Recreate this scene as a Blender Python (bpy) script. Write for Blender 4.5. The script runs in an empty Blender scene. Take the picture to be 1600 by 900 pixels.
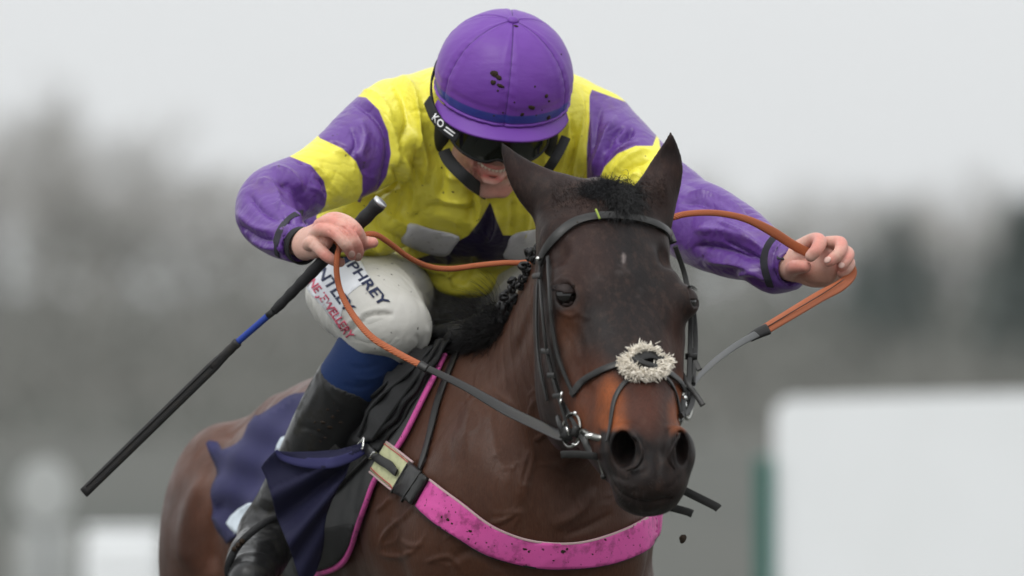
import bpy, math, random, sys
import numpy as np
from mathutils import Vector, noise as mnoise
from mathutils.bvhtree import BVHTree
from mathutils.geometry import delaunay_2d_cdt
R_ = math.radians
sc = bpy.context.scene
col = sc.collection

# ------------------------------------------------------------------ camera
D0, S, CZ = 20.0, 940.0, 1.70          # focus distance (m), photo pixels per metre there, lens height (m)
cam_d = bpy.data.cameras.new('camera')
cam = bpy.data.objects.new('camera', cam_d)
col.objects.link(cam)
cam.location = (0, -D0, CZ)
cam.rotation_euler = (R_(90), 0, 0)
cam_d.sensor_width = 36.0
cam_d.lens = 36.0 * S * D0 / 1600.0
cam_d.clip_start = 0.5
cam_d.clip_end = 6000
cam_d.dof.use_dof = True
cam_d.dof.focus_distance = D0 + 0.48
cam_d.dof.aperture_fstop = (cam_d.lens / 1000.0) / 0.092
sc.camera = cam

# ------------------------------------------------------------------ world: overcast sky
SUN_EL, SUN_ROT = R_(52), R_(205)
w = bpy.data.worlds.new('World')
sc.world = w
w.use_nodes = True
nt = w.node_tree
bg = nt.nodes['Background']
sky = nt.nodes.new('ShaderNodeTexSky')
sky.sky_type = 'NISHITA'
sky.sun_disc = False
sky.sun_elevation = SUN_EL
sky.sun_rotation = SUN_ROT
sky.air_density = 1.0
sky.dust_density = 4.0
hs = nt.nodes.new('ShaderNodeHueSaturation')
hs.inputs['Saturation'].default_value = 0.06
mx = nt.nodes.new('ShaderNodeMix')
mx.data_type = 'RGBA'
mx.inputs[0].default_value = 0.80                       # cloud cover: an even pale layer over the clear sky
mx.inputs[7].default_value = (8.1, 8.3, 8.4, 1)
nt.links.new(sky.outputs[0], hs.inputs['Color'])
nt.links.new(hs.outputs[0], mx.inputs[6])
# an overcast sky is brighter overhead than at the horizon
tc = nt.nodes.new('ShaderNodeTexCoord'); sx = nt.nodes.new('ShaderNodeSeparateXYZ'); mr = nt.nodes.new('ShaderNodeMapRange')
nt.links.new(tc.outputs['Generated'], sx.inputs[0]); nt.links.new(sx.outputs[2], mr.inputs[0])
mr.inputs[1].default_value = 0.0; mr.inputs[2].default_value = 1.0; mr.inputs[3].default_value = 0.92; mr.inputs[4].default_value = 1.65
ml = nt.nodes.new('ShaderNodeVectorMath'); ml.operation = 'SCALE'
nt.links.new(mx.outputs[2], ml.inputs[0]); nt.links.new(mr.outputs[0], ml.inputs['Scale'])
nt.links.new(ml.outputs[0], bg.inputs['Color'])
bg.inputs['Strength'].default_value = 0.124

sun_d = bpy.data.lights.new('sun', 'SUN')
sun = bpy.data.objects.new('sun', sun_d)
col.objects.link(sun)
sun_d.energy = 1.0
sun_d.angle = R_(22)
sun_d.color = (1.0, 0.985, 0.95)
sun.rotation_euler = (R_(40), 0, R_(-28))               # high, a little to the left and behind the lens
sc.view_settings.view_transform = 'Standard'
sc.view_settings.look = 'None'
sc.view_settings.exposure = 0.0
sc.view_settings.gamma = 1.0
sc.cycles.use_denoising = True
sc.cycles.max_bounces = 6

# ------------------------------------------------------------------ helpers: scene bookkeeping
CAM = np.array([0, -D0, CZ])
def P(px, py, d=0.0):                    # a photo pixel at depth d (metres behind the focus plane) as a world point
    k = (D0 + d) / (D0 * S)
    return np.array([(px - 800) * k, d, CZ - (py - 450) * k])
def M(r, d=0.0):                         # photo pixels to metres at depth d
    return r * (D0 + d) / (D0 * S)
def to_px(V):
    k = (D0 * S) / (D0 + V[:, 1])
    return np.stack([800 + V[:, 0] * k, 450 - (V[:, 2] - CZ) * k], 1)
def unit(v):
    v = np.asarray(v, float)
    return v / (np.linalg.norm(v) + 1e-12)

def tag(o, label=None, cat=None, group=None, kind=None):
    if label: o['label'] = label
    if cat: o['category'] = cat
    if group: o['group'] = group
    if kind: o['kind'] = kind
    return o
def thing(name, label, cat, loc=(0, 0, 0), group=None):
    o = bpy.data.objects.new(name, None)
    o.empty_display_size = 0.1
    col.objects.link(o)
    o.location = loc
    return tag(o, label, cat, group)
def link(name, me, mat=None, parent=None, smooth=True):
    if mat is not None and not me.materials:
        me.materials.append(mat)
    if smooth and len(me.polygons):
        me.polygons.foreach_set('use_smooth', np.ones(len(me.polygons), bool))
    if not smooth: me.shade_flat()
    o = bpy.data.objects.new(name, me)
    col.objects.link(o)
    if parent is not None:
        o.parent = parent
        loc = np.array(parent.location)          # vertices are in world metres; only an Empty has an offset
        if np.abs(loc).max() > 0:
            o.matrix_parent_inverse.translation = Vector(-loc)
    return o
def mesh_np(name, V, Q, T=None):
    """mesh from numpy verts and quads (and triangles)"""
    me = bpy.data.meshes.new(name)
    V = np.asarray(V, np.float32)
    Q = np.asarray(Q, np.int32).reshape(-1, 4) if Q is not None and len(Q) else np.zeros((0, 4), np.int32)
    T = np.asarray(T, np.int32).reshape(-1, 3) if T is not None and len(T) else np.zeros((0, 3), np.int32)
    me.vertices.add(len(V))
    me.vertices.foreach_set('co', V.ravel())
    nl = Q.size + T.size
    me.loops.add(nl)
    me.loops.foreach_set('vertex_index', np.concatenate([Q.ravel(), T.ravel()]))
    me.polygons.add(len(Q) + len(T))
    st = np.concatenate([np.arange(len(Q)) * 4, Q.size + np.arange(len(T)) * 3]).astype(np.int32)
    me.polygons.foreach_set('loop_start', st)
    me.update(calc_edges=True)
    me.validate()
    return me

# ------------------------------------------------------------------ helpers: implicit surfaces
def catmull(N, per):
    """N: array (n,k) of nodes; smooth resample with `per` steps a span"""
    N = np.asarray(N, float)
    n = len(N)
    if n < 3:
        t = np.linspace(0, 1, per * (n - 1) + 1)[:, None]
        return N[0] * (1 - t) + N[-1] * t
    A = np.vstack([2 * N[0] - N[1], N, 2 * N[-1] - N[-2]])
    out = []
    for i in range(n - 1):
        p0, p1, p2, p3 = A[i:i + 4]
        for j in range(per):
            t = j / per
            out.append(0.5 * ((2 * p1) + (-p0 + p2) * t + (2 * p0 - 5 * p1 + 4 * p2 - p3) * t * t + (-p0 + 3 * p1 - 3 * p2 + p3) * t ** 3))
    out.append(N[-1])
    return np.array(out)

def tube(nodes, side=None, per=4, p=2.0, cap=1.0):
    """nodes: (x,y,z,ra[,rb]); ra along `side`, rb across it -> list of segments"""
    N = np.array([tuple(n) if len(n) == 5 else tuple(n) + (n[3],) for n in nodes], float)
    C = catmull(N, per) if per > 1 else N
    C[:, 3:] = np.maximum(C[:, 3:], 1e-4)
    segs = []
    for a, b in zip(C[:-1], C[1:]):
        ax = b[:3] - a[:3]
        L = np.linalg.norm(ax)
        if L < 1e-9: continue
        ax = ax / L
        s = unit(side) if side is not None else (np.array([1., 0, 0]) if abs(ax[0]) < 0.8 else np.array([0, 0, 1.]))
        s = unit(s - ax * s.dot(ax))
        segs.append((a[:3], b[:3], ax, s, a[3], a[4], b[3], b[4], cap * (a[3] + a[4]) / 2, cap * (b[3] + b[4]) / 2, p))
    return segs
def ell(c, r, axis=(0, 0, 1), side=(1, 0, 0), p=2.0):
    """ellipsoid: r = (along side, across, along axis)"""
    c = np.asarray(c, float); ax = unit(axis); s = np.asarray(side, float); s = unit(s - ax * s.dot(ax))
    return [(c, c, ax, s, r[0], r[1], r[0], r[1], r[2], r[2], p)]

def seg_eval(X, Y, Z, sg):
    p0, p1, ax, s, a0, b0, a1, b1, c0, c1, p = sg
    nrm = np.cross(ax, s)
    x = X - p0[0]; y = Y - p0[1]; z = Z - p0[2]
    wv = x * ax[0] + y * ax[1] + z * ax[2]
    u = x * s[0] + y * s[1] + z * s[2]
    v = x * nrm[0] + y * nrm[1] + z * nrm[2]
    L = float(np.linalg.norm(p1 - p0))
    if L > 1e-9:
        t = np.clip(wv / L, 0, 1)
        wv = wv - t * L
        ra = a0 + (a1 - a0) * t; rb = b0 + (b1 - b0) * t; rc = c0 + (c1 - c0) * t
    else:
        ra, rb, rc = a0, b0, c0
    if p == 2.0:
        iu, iv, iw = u / ra, v / rb, wv / rc
        k0 = np.sqrt(iu * iu + iv * iv + iw * iw)
        k1 = np.sqrt((iu / ra) ** 2 + (iv / rb) ** 2 + (iw / rc) ** 2)
        return k0 * (k0 - 1) / (k1 + 1e-9)
    iu, iv, iw = np.abs(u / ra), np.abs(v / rb), np.abs(wv / rc)
    sm = iu ** p + iv ** p + iw ** p + 1e-12
    k0 = sm ** (1 / p)
    g = k0 ** (1 - p) * np.sqrt((iu ** (p - 1) / ra) ** 2 + (iv ** (p - 1) / rb) ** 2 + (iw ** (p - 1) / rc) ** 2)
    return (k0 - 1) / (g + 1e-6)

class Field:
    def __init__(s): s.ops = []
    def add(s, segs, k=0.01): s.ops.append((1, segs, k)); return s
    def sub(s, segs, k=0.01): s.ops.append((-1, segs, k)); return s
    def grid(s, lo, hi, h):
        lo = np.asarray(lo, float); hi = np.asarray(hi, float)
        n = np.ceil((hi - lo) / h).astype(int) + 1
        F = np.full(n, 0.5, np.float32)
        axs = [(lo[i] + h * np.arange(n[i])).astype(np.float32) for i in range(3)]
        for sign, segs, k in s.ops:
            bl = np.array([np.minimum(g[0], g[1]) - max(g[4:10]) for g in segs]) - k - 3 * h
            bh = np.array([np.maximum(g[0], g[1]) + max(g[4:10]) for g in segs]) + k + 3 * h
            i0 = np.clip(np.floor((bl - lo) / h).astype(int), 0, n); i1 = np.clip(np.ceil((bh - lo) / h).astype(int) + 1, 0, n)
            ok = np.all(i1 > i0, axis=1)
            if not ok.any(): continue
            o0 = i0[ok].min(0); o1 = i1[ok].max(0)
            T = np.full(o1 - o0, 0.5, np.float32)
            for g, a, b, q in zip(segs, i0, i1, ok):
                if not q: continue
                X = axs[0][a[0]:b[0], None, None]; Y = axs[1][None, a[1]:b[1], None]; Z = axs[2][None, None, a[2]:b[2]]
                d = seg_eval(X, Y, Z, g)
                sl = tuple(slice(a[i] - o0[i], b[i] - o0[i]) for i in range(3))
                T[sl] = np.minimum(T[sl], d)
            sl = tuple(slice(o0[i], o1[i]) for i in range(3))
            A = F[sl]
            if sign > 0:
                hh = np.clip(0.5 + 0.5 * (T - A) / k, 0, 1)
                F[sl] = T + (A - T) * hh - k * hh * (1 - hh)
            else:
                T = -T
                hh = np.clip(0.5 - 0.5 * (T - A) / k, 0, 1)
                F[sl] = T + (A - T) * hh + k * hh * (1 - hh)
        return F, lo
    def mesh(s, lo, hi, h):
        F, lo = s.grid(lo, hi, h)
        return nets(F, lo, h)

def nets(F, lo, h):
    n = np.array(F.shape)
    ins = F < 0
    cid, pts, quads, flip = [], [], [], []
    base = 0
    strd = np.array([n[1] * n[2], n[2], 1])
    for ax in range(3):
        sl0 = [slice(None)] * 3; sl1 = [slice(None)] * 3
        sl0[ax] = slice(0, -1); sl1[ax] = slice(1, None)
        ch = ins[tuple(sl0)] != ins[tuple(sl1)]
        I = np.argwhere(ch)
        b1, b2 = [q for q in range(3) if q != ax]
        I = I[(I[:, b1] > 0) & (I[:, b2] > 0) & (I[:, b1] < n[b1] - 1) & (I[:, b2] < n[b2] - 1)]
        if not len(I): continue
        f0 = F[I[:, 0], I[:, 1], I[:, 2]]
        J = I.copy(); J[:, ax] += 1
        f1 = F[J[:, 0], J[:, 1], J[:, 2]]
        pt = I.astype(np.float64); pt[:, ax] += f0 / (f0 - f1)
        lin = I @ strd
        o1, o2 = strd[b1], strd[b2]
        q = np.stack([lin - o1 - o2, lin - o2, lin, lin - o1], 1)
        fl = (f0 < 0) ^ (ax == 1)
        q[~fl] = q[~fl][:, ::-1]
        quads.append(q); cid.append(q.ravel()); pts.append(np.repeat(pt, 4, 0))
    Q = np.concatenate(quads); C = np.concatenate(cid); Pp = np.concatenate(pts)
    uq, inv = np.unique(C, return_inverse=True)
    cnt = np.bincount(inv).astype(float)
    V = np.stack([np.bincount(inv, Pp[:, i]) / cnt for i in range(3)], 1) * h + lo
    return V, inv.reshape(-1, 4)

def vnormals(V, Q):
    a = V[Q[:, 2]] - V[Q[:, 0]]; b = V[Q[:, 3]] - V[Q[:, 1]]
    fn = np.cross(a, b)
    N = np.zeros_like(V)
    for i in range(4):
        for c in range(3):
            N[:, c] += np.bincount(Q[:, i], fn[:, c], len(V))
    return N / (np.linalg.norm(N, axis=1, keepdims=True) + 1e-12)
def relax(V, Q, it=1, f=0.5):
    E = np.concatenate([Q[:, [0, 1]], Q[:, [1, 2]], Q[:, [2, 3]], Q[:, [3, 0]]])
    for _ in range(it):
        c = np.bincount(E[:, 0], minlength=len(V)) + np.bincount(E[:, 1], minlength=len(V))
        A = np.stack([np.bincount(E[:, 0], V[E[:, 1], i], len(V)) + np.bincount(E[:, 1], V[E[:, 0], i], len(V)) for i in range(3)], 1)
        V = V + f * (A / np.maximum(c, 1)[:, None] - V)
    return V
def seg_dist(p, poly):
    """distance of 2-D points to a polyline, and the parameter 0..1 along it"""
    poly = np.asarray(poly, float)
    L = np.concatenate([[0], np.cumsum(np.linalg.norm(np.diff(poly, axis=0), axis=1))])
    best = np.full(len(p), 1e9); bt = np.zeros(len(p))
    for i in range(len(poly) - 1):
        a = poly[i]; e = poly[i + 1] - a; l2 = e.dot(e) + 1e-9
        t = np.clip(((p - a) @ e) / l2, 0, 1)
        d = np.linalg.norm(p - a - t[:, None] * e, axis=1)
        m = d < best
        best[m] = d[m]; bt[m] = (L[i] + t[m] * (L[i + 1] - L[i])) / L[-1]
    return best, bt
def poly_sd(p, poly):
    """signed distance (px), positive inside"""
    poly = np.asarray(poly, float)
    d, _ = seg_dist(p, np.vstack([poly, poly[:1]]))
    x, y = p[:, 0], p[:, 1]
    ins = np.zeros(len(p), bool)
    for i in range(len(poly)):
        x0, y0 = poly[i]; x1, y1 = poly[(i + 1) % len(poly)]
        c = ((y0 > y) != (y1 > y)) & (x < (x1 - x0) * (y - y0) / (y1 - y0 + 1e-12) + x0)
        ins ^= c
    return np.where(ins, d, -d)
def strokes(V, Q, ST, dmin=-9, dmax=9, sharp=0.0):
    """carve or raise folds: ST = (points px, width px, height mm[, taper]) on the side that faces +-y"""
    N = vnormals(V, Q)
    f = np.clip(-N[:, 1] * 2.0 + 0.35, 0, 1) * ((V[:, 1] > dmin) & (V[:, 1] < dmax))
    px = to_px(V)
    act = f > 0
    idx = np.where(act)[0]; pa = px[idx]
    D = np.zeros(len(V))
    for st in ST:
        pts, wd, am = st[:3]
        pts = np.asarray(pts, float)
        c = catmull(pts, 6) if len(pts) > 2 else pts
        lo = c.min(0) - 3 * wd; hi = c.max(0) + 3 * wd
        m = np.all((pa > lo) & (pa < hi), axis=1)
        if not m.any(): continue
        d, t = seg_dist(pa[m], c)
        tp = np.clip(np.minimum(t, 1 - t) * 5, 0, 1) if len(st) < 4 else (np.clip((1 - t) * st[3], 0, 1) if st[3] > 0 else 1.0)
        D[idx[m]] += am * 1e-3 * ((1 - sharp) * np.exp(-(d / wd) ** 2) + sharp * np.exp(-1.25 * d / wd)) * tp
    return V + N * (D * f)[:, None]
def fbm(V, scale, seed=0.0, octv=3):
    """cheap smooth noise from summed sines (numpy only)"""
    r = np.random.RandomState(int(seed * 10) + 7)
    out = np.zeros(len(V)); amp = 1.0; tot = 0
    for o in range(octv):
        for _ in range(5):
            k = r.normal(size=3); k = k / np.linalg.norm(k) * scale * (2 ** o) * r.uniform(0.7, 1.3)
            ph = r.uniform(0, 6.28)
            wv = r.normal(size=3) * scale * (2 ** o) * 0.5
            out += amp * np.sin(V @ k + ph + 1.3 * np.sin(V @ wv + ph * 2))
        tot += amp * 5; amp *= 0.5
    return out / tot * 2.2
def attr(me, name, vals):
    a = me.attributes.new(name, 'FLOAT', 'POINT')
    a.data.foreach_set('value', np.asarray(vals, np.float32))
def attr_col(me, name, rgb):
    a = me.attributes.new(name, 'FLOAT_COLOR', 'POINT')
    c = np.ones((len(rgb), 4), np.float32); c[:, :3] = rgb
    a.data.foreach_set('color', c.ravel())

def bvh(V, F):
    return BVHTree.FromPolygons([tuple(v) for v in (V.tolist() if hasattr(V, 'tolist') else V)], [tuple(f) for f in (F.tolist() if hasattr(F, 'tolist') else F)])
def hit(tree, px, py, dflt=None):
    d = unit(P(px, py, 0) - CAM)
    r = tree.ray_cast(Vector(CAM), Vector(d), 60)
    if r[0] is None:
        if dflt is None: return None, None
        q = P(px, py, dflt)
        r = tree.find_nearest(Vector(q))
        return np.array(r[0]), np.array(r[1])
    n_ = np.array(r[1])
    return np.array(r[0]), (-n_ if n_.dot(d) > 0 else n_)

# ------------------------------------------------------------------ helpers: sweeps, sheets
def sweep(pts, widths, ths, normals=None, ns=8, round_=2.0, closed_caps=True):
    """ribbon/tube along pts: cross-section superellipse width x thickness; normals give the flat face"""
    pts = np.asarray(pts, float); n = len(pts)
    widths = np.broadcast_to(np.asarray(widths, float), (n,)); ths = np.broadcast_to(np.asarray(ths, float), (n,))
    T = np.gradient(pts, axis=0); T /= np.linalg.norm(T, axis=1, keepdims=True) + 1e-12
    if normals is None:
        normals = np.tile(np.array([0, -1., 0]), (n, 1))
    Nn = np.asarray(normals, float)
    Nn = Nn - T * np.sum(Nn * T, 1, keepdims=True); Nn /= np.linalg.norm(Nn, axis=1, keepdims=True) + 1e-12
    B = np.cross(T, Nn)
    a = np.arange(ns) * 2 * math.pi / ns + math.pi / ns
    ca, sa = np.cos(a), np.sin(a)
    e = 2.0 / round_
    ca = np.sign(ca) * np.abs(ca) ** e; sa = np.sign(sa) * np.abs(sa) ** e
    V = pts[:, None, :] + B[:, None, :] * (ca[None, :, None] * widths[:, None, None] / 2) + Nn[:, None, :] * (sa[None, :, None] * ths[:, None, None] / 2)
    V = V.reshape(-1, 3)
    Q = []
    for i in range(n - 1):
        for j in range(ns):
            j2 = (j + 1) % ns
            Q.append((i * ns + j, i * ns + j2, (i + 1) * ns + j2, (i + 1) * ns + j))
    T_ = []
    V = np.vstack([V, pts[:1], pts[-1:]])
    for j in range(ns):
        j2 = (j + 1) % ns
        T_.append((len(V) - 2, j2, j)); T_.append((len(V) - 1, (n - 1) * ns + j, (n - 1) * ns + j2))
    return V, np.array(Q), np.array(T_)
def strap_pts(path, tree, off=0.002, per=6, dflt=0.5):
    """path of (px,py) (laid on the surface) or (px,py,depth) (free)"""
    full = []
    for q in path:
        full.append((q[0], q[1], q[2] if len(q) > 2 else np.nan))
    A = np.array(full)
    free = ~np.isnan(A[:, 2])
    C = catmull(A[:, :2], per)
    n = len(C)
    out, nr = [], []
    for i, c in enumerate(C):
        s = i / per; j = min(int(s), len(A) - 1); j2 = min(j + 1, len(A) - 1); t = s - j
        if free[j] and free[j2]:
            d = A[j, 2] * (1 - t) + A[j2, 2] * t
            out.append(P(c[0], c[1], d)); nr.append((0, -1, 0))
        else:
            dd = A[j, 2] if free[j] else (A[j2, 2] if free[j2] else dflt)
            p, nn = hit(tree, c[0], c[1], dd)
            if nn[1] > 0 and not (free[j] or free[j2]): pass
            out.append(p + nn * off); nr.append(nn)
    out = np.array(out); nr = np.array(nr, float)
    for _ in range(3):
        nr[1:-1] = (nr[:-2] + nr[1:-1] * 2 + nr[2:]) / 4
        out[1:-1] = (out[:-2] + out[1:-1] * 2 + out[2:]) / 4
    return out, nr
def strap(name, path, tree, width, mat, parent, th=0.003, off=0.002, per=6, ns=8, dflt=0.5, round_=6, taper=None, end_point=False):
    p, nr = strap_pts(path, tree, off, per, dflt)
    wd = np.full(len(p), width)
    if taper is not None:
        wd = width * np.interp(np.linspace(0, 1, len(p)), np.linspace(0, 1, len(taper)), taper)
    V, Q, T = sweep(p, wd, th, nr, ns, round_)
    me = mesh_np(name, V, Q, T)
    o = link(name, me, mat, parent); me.set_sharp_from_angle(angle=R_(32)); return o
def sheet(poly, step, place, smooth_edge=True):
    """fill a pixel polygon with triangles and lift each vertex through place(px,py)->(point,normal)"""
    poly = np.asarray(poly, float)
    pts = []
    n = len(poly)
    for i in range(n):
        a, b = poly[i], poly[(i + 1) % n]
        m = max(1, int(np.linalg.norm(b - a) / step))
        for j in range(m): pts.append(a + (b - a) * j / m)
    nb = len(pts)
    lo, hi = poly.min(0), poly.max(0)
    gx, gy = np.meshgrid(np.arange(lo[0], hi[0], step), np.arange(lo[1], hi[1], step))
    g = np.stack([gx.ravel() + (np.arange(gx.size) // gx.shape[1] % 2) * step * .5, gy.ravel()], 1)
    g = g[poly_sd(g, poly) > step * 0.45]
    allp = np.vstack([np.array(pts), g])
    r = delaunay_2d_cdt([Vector(p) for p in allp.tolist()], [(i, (i + 1) % nb) for i in range(nb)], [list(range(nb))], 1, 1e-4)
    v2 = np.array([tuple(v) for v in r[0]]); tri = [tuple(f) for f in r[2] if len(f) == 3]
    Vv, Nv = [], []
    for x, y in v2:
        p, nn = place(x, y)
        Vv.append(p); Nv.append(nn)
    return np.array(Vv), np.array(Nv, float), np.array(tri), v2
def solid_sheet(name, V, N, tri, mat, parent, off=0.002, th=0.002, it=2):
    """offset front layer + back layer + rim"""
    E = np.concatenate([tri[:, [0, 1]], tri[:, [1, 2]], tri[:, [2, 0]]])
    if it:
        for _ in range(it):
            c = np.bincount(E[:, 0], minlength=len(V)).astype(float) + 1e-9
            A = np.stack([np.bincount(E[:, 0], N[E[:, 1], i], len(V)) for i in range(3)], 1)
            N = N + 0.6 * (A / c[:, None] - N)
        N = N / (np.linalg.norm(N, axis=1, keepdims=True) + 1e-12)
    # orientation so that faces look along the normals
    fn = np.cross(V[tri[:, 1]] - V[tri[:, 0]], V[tri[:, 2]] - V[tri[:, 0]])
    if (fn * N[tri[:, 0]]).sum() < 0: tri = tri[:, ::-1]
    front = V + N * (off + th); back = V + N * off
    n = len(V)
    key = {}
    for a, b in np.concatenate([tri[:, [0, 1]], tri[:, [1, 2]], tri[:, [2, 0]]]).tolist():
        key[(a, b)] = 1
    rim = [(b, a, a + n, b + n) for (a, b) in key if (b, a) not in key]
    T = np.vstack([tri, tri[:, ::-1] + n])
    me = mesh_np(name, np.vstack([front, back]), rim, T)
    return link(name, me, mat, parent)
def outline(poly, per=5, closed=True):
    poly = np.asarray(poly, float)
    if closed:
        A = np.vstack([poly[-1:], poly, poly[:2]])
        C = catmull(A, per)
        return C[per:per + per * len(poly)]
    return catmull(poly, per)

# ------------------------------------------------------------------ helpers: materials
class Mat:
    def __init__(s, name, base, rough=0.6, **kw):
        s.m = bpy.data.materials.new(name); s.m.use_nodes = True
        s.nt = s.m.node_tree; s.n = s.nt.nodes; s.l = s.nt.links
        s.b = s.n['Principled BSDF']
        s.b.inputs['Base Color'].default_value = (*base, 1)
        s.b.inputs['Roughness'].default_value = rough
        s.b.inputs['Specular IOR Level'].default_value = .28
        for k, v in kw.items():
            s.b.inputs[k.replace('_', ' ')].default_value = v
        s.col = None; s.base = base; s.h = None
    def node(s, t, **kw):
        n = s.n.new(t)
        for k, v in kw.items():
            if k in n.inputs: n.inputs[k].default_value = v
            else: setattr(n, k, v)
        return n
    def obj(s, scale=(1, 1, 1), rot=(0, 0, 0)):
        t = s.n.new('ShaderNodeTexCoord'); m = s.n.new('ShaderNodeMapping')
        m.inputs['Scale'].default_value = scale; m.inputs['Rotation'].default_value = rot
        s.l.new(t.outputs['Object'], m.inputs[0]); return m.outputs[0]
    def noise(s, scale, detail=3, rough=0.55, vec=None, dist=0.0):
        n = s.node('ShaderNodeTexNoise', Scale=scale, Detail=detail, Roughness=rough, Distortion=dist)
        s.l.new(vec if vec is not None else s.obj(), n.inputs['Vector'])
        return n.outputs['Fac']
    def ramp(s, fac, lo, hi, a=0.0, b=1.0):
        r = s.node('ShaderNodeMapRange'); r.inputs[1].default_value = lo; r.inputs[2].default_value = hi
        r.inputs[3].default_value = a; r.inputs[4].default_value = b
        s.l.new(fac, r.inputs[0]); return r.outputs[0]
    def attr(s, name):
        a = s.node('ShaderNodeAttribute'); a.attribute_name = name; return a
    def math(s, op, a, b=None):
        m = s.node('ShaderNodeMath'); m.operation = op
        for i, v in enumerate([a, b]):
            if v is None: continue
            if isinstance(v, (int, float)): m.inputs[i].default_value = v
            else: s.l.new(v, m.inputs[i])
        return m.outputs[0]
    def mix(s, fac, colr, mode='MIX'):
        m = s.node('ShaderNodeMix'); m.data_type = 'RGBA'; m.blend_type = mode
        if isinstance(fac, (int, float)): m.inputs[0].default_value = fac
        else: s.l.new(fac, m.inputs[0])
        if s.col is None: m.inputs[6].default_value = (*s.base, 1)
        else: s.l.new(s.col, m.inputs[6])
        if isinstance(colr, tuple): m.inputs[7].default_value = (*colr, 1)
        else: s.l.new(colr, m.inputs[7])
        s.col = m.outputs[2]; s.l.new(s.col, s.b.inputs['Base Color']); return s
    def setcol(s, out): s.col = out; s.l.new(out, s.b.inputs['Base Color']); return s
    def bump(s, h, strength=0.3, dist=0.002):
        b = s.node('ShaderNodeBump', Strength=strength, Distance=dist)
        s.l.new(h, b.inputs['Height'])
        if s.h is not None: s.l.new(s.h, b.inputs['Normal'])
        s.h = b.outputs[0]; s.l.new(s.h, s.b.inputs['Normal']); return s
    def ridge(s, scale, dist_, strength, depth, detail=2):
        n = s.noise(scale, detail, .5, None, dist_)
        r = s.math('ABSOLUTE', s.math('SUBTRACT', n, .5))
        return s.bump(s.ramp(r, 0, .12), strength, depth)
    def rgh(s, out): s.l.new(out, s.b.inputs['Roughness']); return s
# ================================================================== SETTING
m = Mat('grass_ground', (.096, .099, .090), .95, Specular_IOR_Level=.1)
m.mix(m.ramp(m.noise(.35, 4), .35, .65), (.116, .115, .105))
m.mix(m.ramp(m.noise(.05, 3), .45, .62), (.080, .086, .078))
m.bump(m.noise(30, 4), .5, .03)
gx = np.concatenate([-np.geomspace(3000, 5, 26), np.linspace(-4, 4, 9), np.geomspace(5, 3000, 26)])
gy = np.concatenate([[-400, -200, -100, -60, -40, -25], np.linspace(-20, 60, 41), np.geomspace(70, 5000, 30)])
GX, GY = np.meshgrid(gx, gy, indexing='ij')
gv = np.stack([GX.ravel(), GY.ravel(), (.02 * np.sin(GX * 1.7 + GY) + .02 * np.sin(GY * 2.3)).ravel() - .02], 1)
ny = len(gy)
gq = np.array([(i * ny + j, (i + 1) * ny + j, (i + 1) * ny + j + 1, i * ny + j + 1) for i in range(len(gx) - 1) for j in range(ny - 1)])
tag(link('ground', mesh_np('ground', gv, gq), m.m), kind='structure')

def box(lo, hi, bev=0.0):
    lo = np.array(lo, float); hi = np.array(hi, float)
    V = np.array([[(lo, hi)[i][0], (lo, hi)[j][1], (lo, hi)[k][2]] for i in (0, 1) for j in (0, 1) for k in (0, 1)])
    Q = np.array([(0, 1, 3, 2), (4, 6, 7, 5), (0, 4, 5, 1), (2, 3, 7, 6), (0, 2, 6, 4), (1, 5, 7, 3)])
    return V, Q
def join(parts):
    V, Q, n = [], [], 0
    for v, q in parts:
        V.append(v); Q.append(q + n); n += len(v)
    return np.vstack(V), np.vstack(Q)
def bevelled(o, wdt, seg=3):
    b = o.modifiers.new('bevel', 'BEVEL'); b.width = wdt; b.segments = seg; b.limit_method = 'ANGLE'
    return o

# white board beside the track, far out of focus
white = Mat('white_painted_board', (.80, .815, .825), .6); white.mix(white.ramp(white.noise(3, 3), .4, .7, 0, .12), (.62, .64, .62)); white = white.m
green = Mat('green_painted_post', (.010, .110, .085), .5).m
grey = Mat('grey_steel', (.35, .36, .36), .4, Metallic=.5).m
x0 = P(1196, 0, 27)[0]
bd = thing('track_board', 'tall white blurred board with rounded corner and green end post right of the horse', 'board', (x0, 27, 0))
zt, zt2, rc = P(0, 622, 27)[2], P(0, 604, 27)[2], .08
prof = [(x0 + .035, .10)] + [(x0 + .035 + rc - rc * math.cos(a_), zt - rc + rc * math.sin(a_)) for a_ in np.linspace(0, math.pi / 2, 9)] + [(x0 + 1.4, zt + (zt2 - zt) * .7), (x0 + 5, zt2), (x0 + 5, .10)]
prof = prof[1:-1] + [(x0 + 3, zt + (zt2 - zt) * .85)]; prof.sort()
n_ = len(prof)
V = [(x_, y_, z_) for y_ in (27.0, 27.06) for zz in (0, 1) for x_, z_ in [(a_, (.10, b_)[zz]) for a_, b_ in prof]]
Q = []
for i_ in range(n_ - 1):
    Q += [(i_, i_ + 1, n_ + i_ + 1, n_ + i_), (3 * n_ + i_, 3 * n_ + i_ + 1, 2 * n_ + i_ + 1, 2 * n_ + i_), (n_ + i_, n_ + i_ + 1, 3 * n_ + i_ + 1, 3 * n_ + i_), (2 * n_ + i_, 2 * n_ + i_ + 1, i_ + 1, i_)]
Q += [(0, n_, 3 * n_, 2 * n_), (n_ - 1, 3 * n_ - 1, 4 * n_ - 1, 2 * n_ - 1)]
link('panel', mesh_np('panel', V, Q), white, bd, False)
V, Q = box((x0 - .035, 26.96, 0), (x0 + .033, 27.06, P(0, 715, 27)[2]))
bevelled(link('end_post', mesh_np('end_post', V, Q), green, bd, False), .01)
for k in range(3):
    V, Q = box((x0 + .6 + k * 1.5, 27.06, 0), (x0 + .66 + k * 1.5, 27.12, 1.1))
    link('stay', mesh_np('stay', V, Q), grey, bd, False)

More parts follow.
